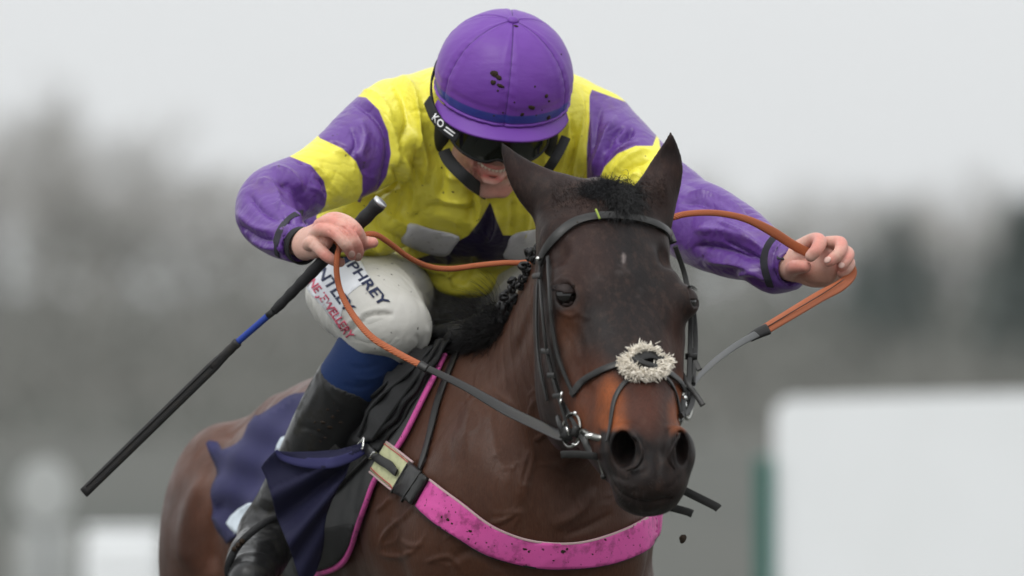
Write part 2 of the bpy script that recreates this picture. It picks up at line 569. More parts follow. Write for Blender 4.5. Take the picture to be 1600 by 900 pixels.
# pale marker disc standing in for a blurred highlight, low white rail panels, lower left
c = P(70, 768, 34)
mk = thing('bokeh_disc', 'pale round marker disc on a post, standing in for a blurred highlight at the lower left', 'bokeh', (c[0], 34, 0))
a = np.linspace(0, 2 * math.pi, 33)[:-1]
V = np.concatenate([np.stack([c[0] + .125 * np.cos(a), np.full(32, y), c[2] + .150 * np.sin(a)], 1) for y in (33.98, 34.02)] + [[(c[0], 33.975, c[2]), (c[0], 34.025, c[2])]])
Q = [(i, (i + 1) % 32, (i + 1) % 32 + 32, i + 32) for i in range(32)]
T = [(64, (i + 1) % 32, i) for i in range(32)] + [(65, i + 32, (i + 1) % 32 + 32) for i in range(32)]
pale = Mat('pale_shape', (.40, .41, .40), .5).m
link('disc', mesh_np('disc', V, Q, T), pale, mk, False)
V, Q = box((c[0] - .03, 34.02, 0), (c[0] + .03, 34.08, c[2]))
link('post', mesh_np('post', V, Q), grey, mk, False)
for (px, py, wpx, d, colr, lab) in ((70, 838, 45, 34.6, pale, 'small pale box standing below the round marker disc'), (192, 838, 62, 33, white, 'low white box just left of the horse, far out of focus')):
    c = P(px, py, d); hw = M(wpx, d)
    o = thing('white_box', lab, 'box', (c[0], d, 0))
    V, Q = box((c[0] - hw, d, .04), (c[0] + hw, d + .3, c[2]))
    bevelled(link('case', mesh_np('case', V, Q), colr, o, False), .05)
    V, Q = box((c[0] - hw * .98, d + .02, c[2] + .001), (c[0] + hw * .98, d + .28, c[2] + .03))
    bevelled(link('lid', mesh_np('lid', V, Q), colr, o, False), .012)
    for sx in (-1, 1):
        V, Q = box((c[0] + sx * hw * .7 - .03, d + .1, -.02), (c[0] + sx * hw * .7 + .03, d + .2, .05))
        link('foot', mesh_np('foot', V, Q), grey, o, False)

# winter trees
bark = Mat('bark', (.24, .23, .215), .9); bark.bump(bark.noise(8, 4), .6, .05); bark = bark.m
twig = Mat('twigs', (.44, .43, .41), .9); twig = twig.m  # lightened so that distance haze is put into the twig colour
fir = Mat('fir_needles', (.13, .165, .16), .9); fir.mix(fir.ramp(fir.noise(.8, 2), .4, .6), (.16, .19, .175)); fir = fir.m
def bare_tree(seed, H):
    r = random.Random(seed)
    trunk, tw = [], []
    def branch(p, d, L, rad, lev):
        n = 3
        pts = [p]
        for i in range(n):
            d = (d + Vector((r.gauss(0, .16), r.gauss(0, .16), r.gauss(.04, .08)))).normalized()
            pts.append(pts[-1] + d * (L / n))
        (trunk if lev < 3 else tw).append((pts, rad, rad * .55))
        if lev >= 5: return
        for k in range(3 if lev < 4 else 4):
            q = pts[r.choice([1, 2, 3] if lev else [2, 3, 3])]
            a_ = r.uniform(0, 6.28); sp = r.uniform(.45, .95)
            dd = (d * 1.0 + Vector((math.cos(a_) * sp, math.sin(a_) * sp, r.uniform(-.15, .35)))).normalized()
            branch(q, dd, L * r.uniform(.58, .80), rad * .55, lev + 1)
    branch(Vector((0, 0, -.3)), Vector((0, 0, 1)), H * .30, H * .028, 0)
    for (L, nm, ns) in ((trunk, 'trunk', 5), (tw, 'twigs', 3)):
        V, Q = [], []
        for pts, r0, r1 in L:
            b = len(V); n = len(pts)
            for i, p in enumerate(pts):
                rr = max(r0 + (r1 - r0) * i / (n - 1), .022)
                for j in range(ns):
                    t_ = 2 * math.pi * j / ns
                    V.append((p.x + rr * math.cos(t_), p.y + rr * math.sin(t_), p.z))
            for i in range(n - 1):
                for j in range(ns):
                    j2 = (j + 1) % ns
                    Q.append((b + i * ns + j, b + i * ns + j2, b + (i + 1) * ns + j2, b + (i + 1) * ns + j))
        yield mesh_np(nm, np.array(V), np.array(Q))
def fir_tree(seed, H):
    r = np.random.RandomState(seed)
    V, T = [], []
    for i in range(2600):
        t = r.uniform(.05, 1) ** .8
        R0 = (1 - t) * H * .24 * r.uniform(.5, 1.05) + .05
        a_ = r.uniform(0, 6.28)
        c = np.array([R0 * math.cos(a_), R0 * math.sin(a_), t * H - R0 * .25])
        s_ = r.uniform(.25, .55) * H / 9
        out_ = np.array([math.cos(a_), math.sin(a_), -.35])
        sd = np.array([-math.sin(a_), math.cos(a_), r.uniform(-.4, .4)])
        b = len(V); V += [c - sd * s_ * .4, c + sd * s_ * .4, c + out_ * s_]; T.append((b, b + 1, b + 2))
    cr = mesh_np('crown', np.array(V), None, np.array(T))
    v, q, t3 = sweep([(0, 0, -.3), (0, 0, H * .5), (0, 0, H * .97)], [H * .03, H * .02, .03], [H * .03, H * .02, .03], [(0, -1, 0)] * 3, 6)
    return mesh_np('trunk', v, q, t3), cr
protos = []
for sd_, H in ((3, 10), (8, 10), (21, 10)):
    tm, wm = list(bare_tree(sd_, H)); tm.materials.append(bark); wm.materials.append(twig); protos.append((tm, wm))
ft, fc = fir_tree(5, 9); ft.materials.append(bark); fc.materials.append(fir)
rr = random.Random(12)
rows = []
# far rows of bare trees: pixel x of the trunk, distance, height of the top in photo pixels
for i in range(56):
    px = -140 + i * 34 + rr.uniform(-22, 22)
    d = rr.uniform(250, 380)
    top = 150 + 80 * min(1, max(0, (px - 150) / 500)) + rr.uniform(-38, 45)
    if px > 1000: top -= 20
    if px < 260: top = rr.uniform(20, 130)
    rows.append((px, d, top))
kinds = ['tall', 'wide crowned', 'slender', 'spreading', 'ragged']
for i, (px, d, top) in enumerate(rows):
    H = P(0, top, d)[2]
    base = P(px, 450, d)
    tm, wm = protos[i % 3]
    lab_, grp_ = (('tall bare winter tree, blurred, in the left part of the far tree line', 'tall bare trees at the left') if px < 420 else
                  ('bare winter tree blurred in the far tree line straight behind the jockey and horse', 'bare trees behind the rider') if px < 1080 else
                  ('pale bare winter tree blurred in the far tree line above the white board', 'bare trees above the white board'))
    o = thing('bare_tree', lab_, 'tree', (base[0], d, 0), grp_)
    s_ = H / 9.2
    o.scale = (s_ * 1.25, s_ * 1.25, s_); o.rotation_euler = (0, 0, rr.uniform(0, 6.28))
    for nm, me_ in (('trunk', tm), ('twigs', wm)):
        c_ = bpy.data.objects.new(nm, me_); col.objects.link(c_); c_.parent = o
        if nm == 'twigs': c_['kind'] = 'stuff'
for i, (px, d, top) in enumerate(((1282, 230, 418), (1340, 200, 385), (1400, 195, 330), (1452, 245, 392), (1530, 235, 400), (1590, 190, 305), (1640, 190, 300), (1215, 250, 440))):
    H = P(0, top, d)[2]; base = P(px, 450, d)
    o = thing('fir_tree', 'dark green conifer standing in the blurred row behind the white board', 'tree', (base[0], d, 0), 'dark conifers behind the white board')
    s_ = H / 9; o.scale = (s_ * 1.3, s_ * 1.3, s_)
    for nm, me_ in (('trunk', ft), ('crown', fc)):
        c_ = bpy.data.objects.new(nm, me_); col.objects.link(c_); c_.parent = o
# the hedge line below them: a dense far-off mass of twigs
hr = np.random.RandomState(4)
n = 110000
d = 105 + 140 * hr.uniform(0, 1, n) ** .75; x = hr.uniform(-48, 48, n); z = hr.uniform(0, 1, n) ** 1.2 * (2.3 + .6 * np.sin(x * .5) + .4 * np.sin(x * 1.3 + 1)) * (.06 + .94 * np.clip((d - 105) / 125, 0, 1) ** 2.2)
s_ = hr.uniform(.12, .5, n) * (d / 240)
dr = hr.normal(size=(n, 3)); dr[:, 2] = np.abs(dr[:, 2]) + .4; dr /= np.linalg.norm(dr, axis=1, keepdims=True)
sd = hr.normal(size=(n, 3)); sd /= np.linalg.norm(sd, axis=1, keepdims=True)
c = np.stack([x, d, z], 1)
V = np.stack([c - sd * .06, c + sd * .06, c + dr * s_[:, None]], 1).reshape(-1, 3)
hm = Mat('hedge', (.135, .14, .125), .9); hm.mix(hm.ramp(hm.noise(.15, 3), .4, .6), (.19, .185, .17))
tag(link('hedge', mesh_np('hedge', V, None, np.arange(3 * n).reshape(-1, 3)), hm.m, None, False), 'long blurred brown hedge and scrub below the far tree line', 'hedge', kind='stuff')

# winter haze over the course
hz = Mat('haze_air', (1, 1, 1)); hz.n.remove(hz.b)
pv_ = hz.n.new('ShaderNodeVolumePrincipled'); pv_.inputs['Color'].default_value = (.93, .95, .96, 1); pv_.inputs['Density'].default_value = .00014; pv_.inputs['Anisotropy'].default_value = .2
hz.l.new(pv_.outputs[0], hz.n['Material Output'].inputs['Volume'])
V, Q = box((-3100, -460, -1.5), (3100, 5100, 16))
me = mesh_np('haze', V, Q); tag(link('haze', me, hz.m, None, False), kind='stuff')
# ================================================================== HORSE
def N5(px, py, d, ra, rb):               # tube node from pixels, radii given in photo pixels
    p = P(px, py, d)
    return (p[0], p[1], p[2], M(ra, d), M(rb, d))
LAT = unit((0.975, 0.20, 0))             # the body's side-to-side axis
a_h = unit(P(1030, 750, -.205) - P(957, 290, .15))            # head axis, poll to nose
n_h = unit(np.array([0.22, -0.80, 0.0]) - a_h * a_h.dot(np.array([0.22, -0.80, 0.0])))   # out of the forehead
l_h = unit(np.cross(a_h, n_h))
if l_h[0] < 0: l_h = -l_h
def HD(px, py, d, out=0.0, lat=0.0):
    return P(px, py, d) + n_h * out + l_h * lat
def head_node(px, py, d, ra, rb):
    p = HD(px, py, d, -rb)
    return (*p, M(ra, d), rb)

HF = Field()
# trunk
HF.add(tube([N5(822, 790, .80, 165, 190), N5(808, 790, 1.0, 205, 235), N5(735, 805, 1.32, 250, 262), N5(630, 805, 1.62, 255, 250),
             N5(525, 812, 1.93, 212, 214), N5(488, 830, 2.12, 170, 170)], LAT, per=5, cap=.8), .03)
# withers
HF.add(tube([N5(800, 630, .95, 60, 75), N5(740, 630, 1.15, 68, 74), N5(690, 640, 1.4, 90, 80)], LAT, per=3), .09)
# shoulders, breast
HF.add(ell(P(668, 760, .98), (.10, .15, .22), axis=(.1, 0, 1), side=LAT), .06)
HF.add(ell(P(945, 790, .98), (.075, .14, .21), axis=(0, 0, 1), side=LAT), .06)
HF.add(ell(P(735, 850, .80), (.115, .10, .15), side=LAT), .05)
HF.add(ell(P(905, 860, .80), (.115, .10, .15), side=LAT), .05)
HF.sub(tube([N5(822, 800, .60, 9, 18), N5(822, 900, .62, 9, 18)], LAT, per=2), .05)
# neck
HF.add(tube([N5(935, 395, .34, 70, 125), N5(914, 458, .46, 64, 145), N5(892, 545, .66, 84, 170), N5(858, 640, .84, 116, 165),
             N5(822, 725, .98, 188, 185)], LAT, per=5, p=2.0), .05)
# crest of the neck
HF.add(tube([N5(912, 340, .34, 28, 40), N5(868, 405, .52, 26, 42), N5(838, 475, .74, 28, 46), N5(812, 545, .95, 36, 50), N5(765, 610, 1.12, 45, 50)], LAT, per=4), .015)
# hind quarters
HF.add(ell(P(342, 870, 2.02), (.108, .19, .24), axis=(0, 0, 1), side=LAT), .07)
HF.add(ell(P(640, 870, 2.25), (.095, .17, .24), axis=(0, 0, 1), side=LAT), .07)
HF.sub(tube([N5(478, 590, 2.25, 6, 10), N5(440, 690, 2.45, 6, 30)], LAT, per=2), .06)
# legs, galloping
def leg(nodes): HF.add(tube([(*n[:3], n[3], n[4]) for n in nodes], LAT, per=4), .05)
leg([(-.10, .92, 1.12, .09, .12), (-.12, .62, .86, .060, .075), (-.12, .42, .66, .048, .05), (-.12, .55, .40, .032, .035), (-.12, .62, .24, .038, .04), (-.12, .56, .15, .03, .032), (-.12, .50, .07, .052, .055), (-.12, .49, .03, .058, .062)])
leg([(.17, .98, 1.12, .09, .12), (.18, .92, .86, .060, .075), (.18, .88, .62, .048, .05), (.18, .86, .36, .030, .034), (.18, .85, .20, .038, .04), (.18, .80, .12, .03, .032), (.18, .76, .06, .052, .055), (.18, .75, .03, .058, .062)])
leg([(-.42, 2.05, 1.10, .10, .17), (-.44, 1.90, .90, .075, .11), (-.45, 2.15, .62, .045, .055), (-.45, 2.02, .36, .032, .036), (-.45, 1.96, .20, .038, .042), (-.45, 1.90, .12, .03, .032), (-.45, 1.84, .06, .052, .055), (-.45, 1.83, .03, .058, .062)])
leg([(-.14, 2.25, 1.10, .10, .17), (-.13, 2.25, .88, .075, .11), (-.12, 2.55, .64, .045, .055), (-.12, 2.52, .38, .032, .036), (-.12, 2.50, .22, .038, .042), (-.12, 2.44, .14, .03, .032), (-.12, 2.38, .08, .052, .055), (-.12, 2.37, .03, .058, .062)])
# tail dock
HF.add(tube([N5(520, 640, 2.1, 40, 40), N5(508, 660, 2.36, 28, 28), N5(505, 720, 2.46, 22, 22)], LAT, per=3), .05)

# skull
HF.add(tube([head_node(950, 300, .15, 72, .085), head_node(959, 345, .085, 95, .105), head_node(967, 400, .04, 103, .118), head_node(978, 462, .005, 102, .118),
             head_node(990, 530, -.045, 91, .108), head_node(1001, 590, -.095, 77, .092), head_node(1011, 640, -.135, 64, .078),
             head_node(1023, 690, -.175, 53, .062), head_node(1029, 735, -.195, 46, .052)], l_h, per=12, p=2.3, cap=.7), .03)
# jaw and cheek muscle
for sgn in (-1, 1):
    HF.add(ell(HD(979, 480, .005, -.200, sgn * (.060 if sgn > 0 else .055)), (.043, .110, .135), axis=a_h, side=l_h), .05)
    HF.add(tube([(*HD(985, 520, -.03, -.16, sgn * .060), .034, .06), (*HD(1003, 600, -.09, -.115, sgn * .050), .028, .045), (*HD(1016, 670, -.145, -.080, sgn * .036), .022, .032)], l_h, per=8), .045)
    # orbit, brow, crest below the eye, temple
    HF.add(ell(HD(979, 456, .0, -.058, sgn * .083), (.032, .036, .040), axis=a_h, side=l_h), .035)
    HF.add(tube([(*HD(968, 385, .05, -.045, sgn * .078), .020, .020), (*HD(974, 420, .03, -.036, sgn * .090), .017, .018), (*HD(981, 448, .01, -.036, sgn * .098), .011, .013)], None, per=6), .035)
    HF.add(tube([(*HD(984, 490, -.02, -.078, sgn * .097), .012, .014), (*HD(994, 545, -.06, -.078, sgn * .086), .010, .013), (*HD(1003, 595, -.09, -.076, sgn * .072), .007, .010)], None, per=6), .03)
    HF.sub(ell(HD(964, 380, .05, -.030, sgn * .092), (.010, .012, .020), axis=a_h, side=l_h), .025)
    HF.add(tube([(*HD(958, 345, .09, -.06, sgn * .082), .026, .04), (*HD(950, 305, .15, -.07, sgn * .070), .035, .04)], None, per=4), .035)
    HF.sub(ell(HD(1006, 600, -.10, -.045, sgn * .092), (.010, .014, .05), axis=a_h, side=l_h), .035)
# nasal bone
HF.add(tube([(*HD(995, 540, -.05, -.030), .026, .022), (*HD(1008, 610, -.11, -.026), .024, .022), (*HD(1022, 680, -.17, -.022), .02, .02)], l_h, per=3), .02)
# nostril wings, upper lip, chin
HF.add(ell(P(975, 703, -.150), (M(31), .05, M(40)), axis=(.1, -.3, -1), side=(1, .3, 0)), .016)
HF.add(ell(P(1060, 706, -.150), (M(22), .045, M(40)), axis=(-.05, -.3, -1), side=(1, -.5, 0)), .016)
HF.add(ell(P(1014, 752, -.145), (M(58), .060, M(40)), axis=(0, 0, 1), side=l_h), .022)
HF.add(ell(P(1010, 778, -.120), (M(49), .052, M(27)), axis=(0, 0, 1), side=l_h), .012)
HF.sub(tube([(*P(950, 742, -.165), .0025, .004), (*P(975, 776, -.190), .002, .004), (*P(1012, 788, -.196), .002, .004), (*P(1046, 776, -.180), .002, .004)], None, per=3), .008)
# nostrils
HF.sub(tube([(*P(973, 704, -.235), M(20), M(30)), (*P(973, 702, -.185), M(19), M(28)), (*P(985, 690, -.13), M(15), M(20)), (*P(998, 672, -.07), M(10), M(12))], (1, 0, 0), per=3), .006)
HF.sub(tube([(*P(1068, 704, -.225), M(12), M(31)), (*P(1067, 700, -.18), M(11), M(28)), (*P(1056, 692, -.13), M(10), M(18)), (*P(1040, 675, -.08), M(8), M(10))], (1, 0, 0), per=3), .006)
# medial nostril rims
HF.add(tube([(*P(986, 674, -.185), .003, .003), (*P(1000, 692, -.212), .0035, .0035), (*P(1004, 712, -.218), .0038, .0038), (*P(996, 728, -.212), .004, .004), (*P(978, 735, -.205), .003, .003)], None, per=4), .010)
HF.add(tube([(*P(1063, 676, -.185), .003, .003), (*P(1053, 696, -.207), .004, .004), (*P(1046, 716, -.210), .005, .005), (*P(1054, 732, -.205), .004, .004)], None, per=4), .010)

# ears
def ear(nodes, per=6):
    segs = []
    A = np.array(nodes, float)
    C = catmull(A, per)
    for a, b in zip(C[:-1], C[1:]):
        p0, p1 = P(*a[:3]), P(*b[:3])
        ax = unit(p1 - p0)
        s = unit(np.cross(ax, (0, -1, 0.12)))
        segs.append((p0, p1, ax, s, M(a[3]) * .94, M(a[4]), M(b[3]) * .94, M(b[4]), M(a[4]), M(b[4]), 2.0))
    return segs
HF.add(ear([(905, 335, .17, 52, 40), (880, 318, .185, 50, 32), (852, 303, .195, 43, 22), (826, 282, .20, 33, 15), (805, 258, .20, 20, 10), (791, 236, .20, 9, 6), (784, 222, .20, 1.5, 1.5)]), .014)
HF.add(ear([(1012, 345, .19, 42, 32), (1020, 315, .205, 40, 30), (1033, 286, .215, 34, 21), (1042, 260, .215, 28, 14), (1046, 238, .21, 19, 9), (1048, 219, .20, 9, 5), (1048, 204, .195, 1.5, 1.5)]), .014)
# hollow of each ear, opening sideways and back
HF.sub(ear([(845, 300, .235, 17, 9), (822, 277, .235, 14, 9), (800, 252, .222, 6, 5)], 4), .005)
HF.sub(ear([(1040, 285, .255, 17, 11), (1044, 256, .25, 13, 9), (1047, 228, .232, 6, 5)], 4), .005)

# eye sockets
EYE, er = {}, .0262
for sgn, (mx_, my_) in ((-1, (993, 447)), (1, (992, 436))):
    EYE[sgn] = HD(mx_, my_, .0, -.060, sgn * (.086 if sgn < 0 else .094))
    de = unit(l_h * sgn * .72 + n_h * .70)
    HF.add(ell(EYE[sgn] + de * .006, (.0285, .0285, .0285), axis=a_h, side=l_h), .010)
    sd = np.cross(de, a_h)
    HF.sub(ell(EYE[sgn] + de * .033, (.0165, .018, .0215), axis=unit(a_h + de * .0), side=sd), .003)
rV, rQ = HF.mesh((-.86, -.36, -.02), (.50, 2.95, 2.02), .0080)
kr = ~((rV[:, 1] < 1.115) & (rV[:, 2] > 1.155))
q = rQ[kr[rQ].all(1)]; u, inv = np.unique(q, return_inverse=True); rV, rQ = relax(rV[u], inv.reshape(-1, 4), 2), inv.reshape(-1, 4)
hV, hQ = HF.mesh((-.70, -.36, 1.140), (.46, 1.130, 2.06), .0042)
aV, aQ = HF.mesh((-.03, -.36, 1.20), (.40, .44, 2.06), .0032)
# keep the fine mesh in front of a plane through the throat, the coarse one behind it
def cut(V, Q, sgn):
    f = (V - P(930, 450, .30)) @ unit((.16, .78, -.30))
    keep = (f * sgn > -0.004)
    q = Q[keep[Q].all(1)]
    u, inv = np.unique(q, return_inverse=True)
    return V[u], inv.reshape(-1, 4)
inb = np.all((hV > np.array([-.02, -.35, 1.21])) & (hV < np.array([.39, .43, 2.05])), axis=1)
f_h = (hV - P(930, 450, .30)) @ unit((.16, .78, -.30))
keep = ~(inb & (f_h < -.004))
q = hQ[keep[hQ].all(1)]; u, inv = np.unique(q, return_inverse=True)
hV, hQ = hV[u], inv.reshape(-1, 4)
aV, aQ = cut(aV, aQ, -1)
hV = relax(hV, hQ, 3)
hV, hQ = np.vstack([hV, rV]), np.vstack([hQ, rQ + len(hV)])
aV = relax(aV, aQ, 4)
# veins and sinews raised on the coat (one quarter pixel up to a few millimetres)
VE = [([(905, 500), (918, 540), (915, 580), (935, 612)], 5, 1.6), ([(880, 510), (898, 535), (905, 570)], 4, 1.0),
      ([(893, 478), (908, 492), (925, 500)], 4, 1.6), ([(862, 450), (872, 438), (890, 437), (905, 452)], 3.2, 2.2),
      ([(864, 474), (876, 488), (894, 494), (908, 482)], 3.0, 2.0), ([(872, 434), (888, 430), (903, 438)], 3, 1.6), ([(1066, 440), (1076, 436), (1083, 446)], 4, 2.5),
      ([(1050, 500), (1042, 540), (1047, 580)], 5, 1.3), ([(1035, 520), (1030, 560), (1040, 600)], 4, 1.0),
      ([(958, 600), (950, 630), (953, 655)], 4, 1.2), ([(950, 738), (965, 766), (990, 781), (1020, 785), (1046, 774)], 2.6, -4), ([(955, 745), (975, 758), (1000, 764)], 4, 1.6), ([(948, 728), (960, 745), (985, 752)], 3, -1.6), ([(1062, 742), (1052, 758), (1035, 766)], 3, -1.6), ([(1030, 690), (1028, 730), (1026, 765)], 6, -2.2), ([(960, 668), (985, 664), (1005, 676)], 5, 2.0), ([(1040, 676), (1055, 666), (1070, 668)], 5, 2.0), ([(990, 790), (1010, 797), (1035, 792)], 4, 2), ([(925, 420), (935, 470), (955, 520)], 14, 1.5), ([(1035, 420), (1030, 470), (1025, 520)], 14, 1.5),
      ([(965, 330), (970, 380), (980, 430)], 16, -1.6)]
aV = strokes(aV, aQ, VE, -9, .35)
VB = [([(835, 610), (828, 660), (835, 710), (820, 770), (835, 810)], 4, 3.2), ([(828, 700), (815, 740), (812, 790)], 3.5, 2.6), ([(835, 690), (850, 680), (862, 688)], 3.5, 2.4),
      ([(760, 820), (790, 812), (812, 800), (800, 830)], 3, 2.2), ([(590, 860), (605, 830), (640, 800), (650, 780)], 3.2, 2.6), ([(590, 865), (620, 870), (650, 860)], 3.2, 2.4),
      ([(620, 840), (640, 852), (665, 850)], 3, 2.2), ([(585, 800), (600, 790), (612, 775)], 3, 2.6), ([(660, 880), (700, 870), (720, 890)], 3.2, 2.2),
      ([(860, 420), (840, 470), (815, 530), (790, 590)], 9, -3.5), ([(838, 440), (822, 490), (800, 545)], 5, 2.5), ([(880, 560), (870, 640), (850, 700)], 12, -5),
      ([(905, 600), (900, 680), (880, 740)], 9, 4), ([(780, 600), (770, 680), (790, 750)], 14, -3), ([(760, 590), (735, 650), (730, 720)], 10, 3),
      ([(720, 640), (700, 690), (705, 740)], 8, -3), ([(930, 760), (905, 800), (860, 825)], 8, 3), ([(960, 800), (925, 820), (880, 838)], 5, -2.5),
      ([(700, 880), (740, 860), (800, 900)], 8, -3), ([(330, 740), (300, 790), (290, 850), (300, 900)], 14, 7), ([(360, 760), (330, 830), (330, 900)], 12, -7),
      ([(340, 690), (380, 660), (430, 650)], 10, -8), ([(360, 655), (400, 630), (450, 618)], 9, 5)]
VB = [(a, b, c * 1.6) for a, b, c in VB]
vr = np.random.RandomState(77)
for (bx0, by0, bx1, by1, n_, an0) in ((590, 770, 700, 890, 12, -.7), (720, 610, 850, 740, 9, -1.3), (760, 700, 960, 815, 12, -1.1), (700, 880, 900, 900, 3, 0), (640, 660, 730, 760, 5, -1.2)):
    for _ in range(n_):
        p_ = np.array([vr.uniform(bx0, bx1), vr.uniform(by0, by1)]); an = an0 + vr.normal() * .6; pts_ = [p_.copy()]
        for _k in range(vr.randint(4, 9)):
            an += vr.normal() * .55; p_ = p_ + 11 * np.array([math.cos(an), math.sin(an)]); pts_.append(p_.copy())
        VB.append((pts_, vr.uniform(1.6, 2.8), vr.uniform(.8, 2.0)))
hV = strokes(hV, hQ, VB, .3, 9)
hN = vnormals(hV, hQ)
hV += hN * (0.0004 * fbm(hV, 22, 1))[:, None]
HV = np.vstack([aV, hV]); HQ = np.vstack([aQ, hQ + len(aV)])
HN = vnormals(HV, HQ)
horse_tree = bvh(HV, HQ)
body_tree = bvh(hV, hQ)

# coat colour by place on the animal
def blob(px, c, r, soft=1.0):
    d = np.sqrt(((px[:, 0] - c[0]) / r[0]) ** 2 + ((px[:, 1] - c[1]) / r[1]) ** 2)
    return np.clip((1 + soft * .5 - d) / soft, 0, 1)
hp = to_px(HV)
nz = fbm(HV, 14, 3); nz2 = fbm(HV, 60, 4)
BAY = np.array([.076, .0310, .0175]); DARK = np.array([.020, .0125, .0105]); INK = np.array([.0060, .0052, .0054])
TAN = np.array([.30, .082, .024]); GREYF = np.array([.0135, .0115, .0120]); RED = np.array([.058, .016, .009])
C = np.tile(BAY, (len(HV), 1)) * (1 + .10 * nz[:, None] + .08 * nz2[:, None])
def lay(m, colr):
    global C
    m = np.clip(m, 0, 1)[:, None]
    C = C * (1 - m) + np.asarray(colr) * (1 + .15 * nz2[:, None]) * m
head = np.zeros(len(HV)); head[:len(aV)] = 1
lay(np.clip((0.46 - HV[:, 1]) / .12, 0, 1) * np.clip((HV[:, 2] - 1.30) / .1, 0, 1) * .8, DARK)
front = head * (HV[:, 1] < .34)
warp = np.stack([hp[:, 0] + 9 * nz + 3 * nz2, hp[:, 1] + 9 * fbm(HV, 16, 9)], 1)
lay(front, [.0145, .0074, .0060])
lay(front * blob(warp, (975, 420), (75, 90), .9) * .9, GREYF)
lay(front * blob(warp, (988, 500), (50, 80), .9) * .9, GREYF * .9)
lay(front * blob(warp, (905, 400), (40, 60), 1.2) * .6, [.04, .017, .013])
lay(front * blob(warp, (893, 520), (16, 55), 1.2) * .65, [.085, .030, .013])
lay(front * blob(warp, (925, 620), (42, 60), .9), [.10, .034, .018])
lay(front * blob(warp, (905, 655), (16, 30), .9) * .5, TAN * .6)
lay(front * blob(warp, (962, 632), (22, 46), .7), TAN)
lay(front * blob(warp, (948, 660), (20, 30), .7), TAN * .95)
lay(front * blob(warp, (1008, 625), (32, 45), .8) * .85, [.085, .027, .016])
lay(front * blob(warp, (1058, 640), (14, 45), .7) * .9, TAN * .8)
lay(front * blob(warp, (1053, 560), (14, 60), .9) * .5, [.07, .024, .013])
# muzzle
mz = np.array([(930, 662), (948, 664), (970, 664), (985, 667), (1003, 676), (1022, 690), (1038, 684), (1052, 670), (1072, 664), (1100, 690), (1100, 830), (930, 830), (938, 740)])
msd = poly_sd(warp, mz)
lay(front * np.clip(.5 + msd / 9, 0, 1), INK)
lay(front * np.clip(.5 + (poly_sd(warp, [(930, 735), (985, 740), (1020, 760), (1055, 745), (1090, 740), (1050, 790), (1010, 800), (960, 790)])) / 14, 0, 1) * .35, [.03, .022, .020])
# eyelids, ears
for c in ((880, 462), (1079, 462)):
    lay(front * blob(hp, c, (24, 21), .5) * .85, INK * 1.2)
earm = head * np.clip((300 - hp[:, 1]) / 30, 0, 1)
lay(earm, [.030, .0165, .015])
lay(earm * np.clip((262 - hp[:, 1]) / 22, 0, 1) * .85, [.012, .010, .011])
# the small star
lay(front * np.clip(blob(warp + np.array([0, 0]), (970, 408), (3.0, 8), .9) * (.5 + .9 * fbm(HV, 300, 5)), 0, 1) * .65, [.26, .22, .21])
lay(front * np.clip(fbm(HV, 90, 7) - .75, 0, 1) * blob(hp, (985, 470), (60, 90), .5) * .8, [.10, .085, .08])
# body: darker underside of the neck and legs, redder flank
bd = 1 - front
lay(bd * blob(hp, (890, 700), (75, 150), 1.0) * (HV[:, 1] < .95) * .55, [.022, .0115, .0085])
lay(bd * blob(hp, (330, 800), (110, 140), 1.0) * (HV[:, 1] > 1.4) * .7, [.125, .047, .026])
lay(bd * blob(hp, (275, 860), (40, 100), .9) * (HV[:, 1] > 1.4) * .6, [.030, .014, .010])
lay(bd * blob(hp, (450, 620), (110, 60), .9) * (HV[:, 1] > 1.4) * .6, [.105, .032, .019])
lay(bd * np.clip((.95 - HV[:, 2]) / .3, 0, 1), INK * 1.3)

m = Mat('bay_coat', (.08, .03, .02), .42)
m.setcol(m.attr('coat').outputs['Color'])
hair = m.noise(150, 4, .7, m.obj((1, 1, .22)), .4)
m.mix(m.ramp(m.noise(420, 2, .6, m.obj((1, 1, .15))), .35, .7, .0, .30), (.0, .0, .0), 'MIX')
m.rgh(m.math('SUBTRACT', m.ramp(m.noise(16, 4), .3, .7, .42, .62), m.math('MULTIPLY', m.attr('wet').outputs['Fac'], .10)))
m.bump(hair, .6, .0016)
m.bump(m.noise(45, 4, .6), .22, .004)
m.mix(m.ramp(m.noise(9, 5, .6), .35, .7, 0, .35), (.03, .013, .009), 'MIX')
m.mix(m.ramp(m.noise(70, 5, .7, m.obj((1, 1, .5))), .50, .75, 0, .45), (.075, .042, .030), 'MIX')
m.b.inputs['Specular IOR Level'].default_value = .16
m.b.inputs['Sheen Weight'].default_value = .0
m.b.inputs['Sheen Roughness'].default_value = .4
coat = m.m

horse = thing('horse', 'dark bay racehorse with black muzzle and tan nose galloping towards the camera', 'horse', tuple(P(640, 800, 1.4) * [1, 1, 0]))
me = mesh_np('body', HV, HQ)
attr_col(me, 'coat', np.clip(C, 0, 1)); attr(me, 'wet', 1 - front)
body_h = link('body', me, coat, horse)

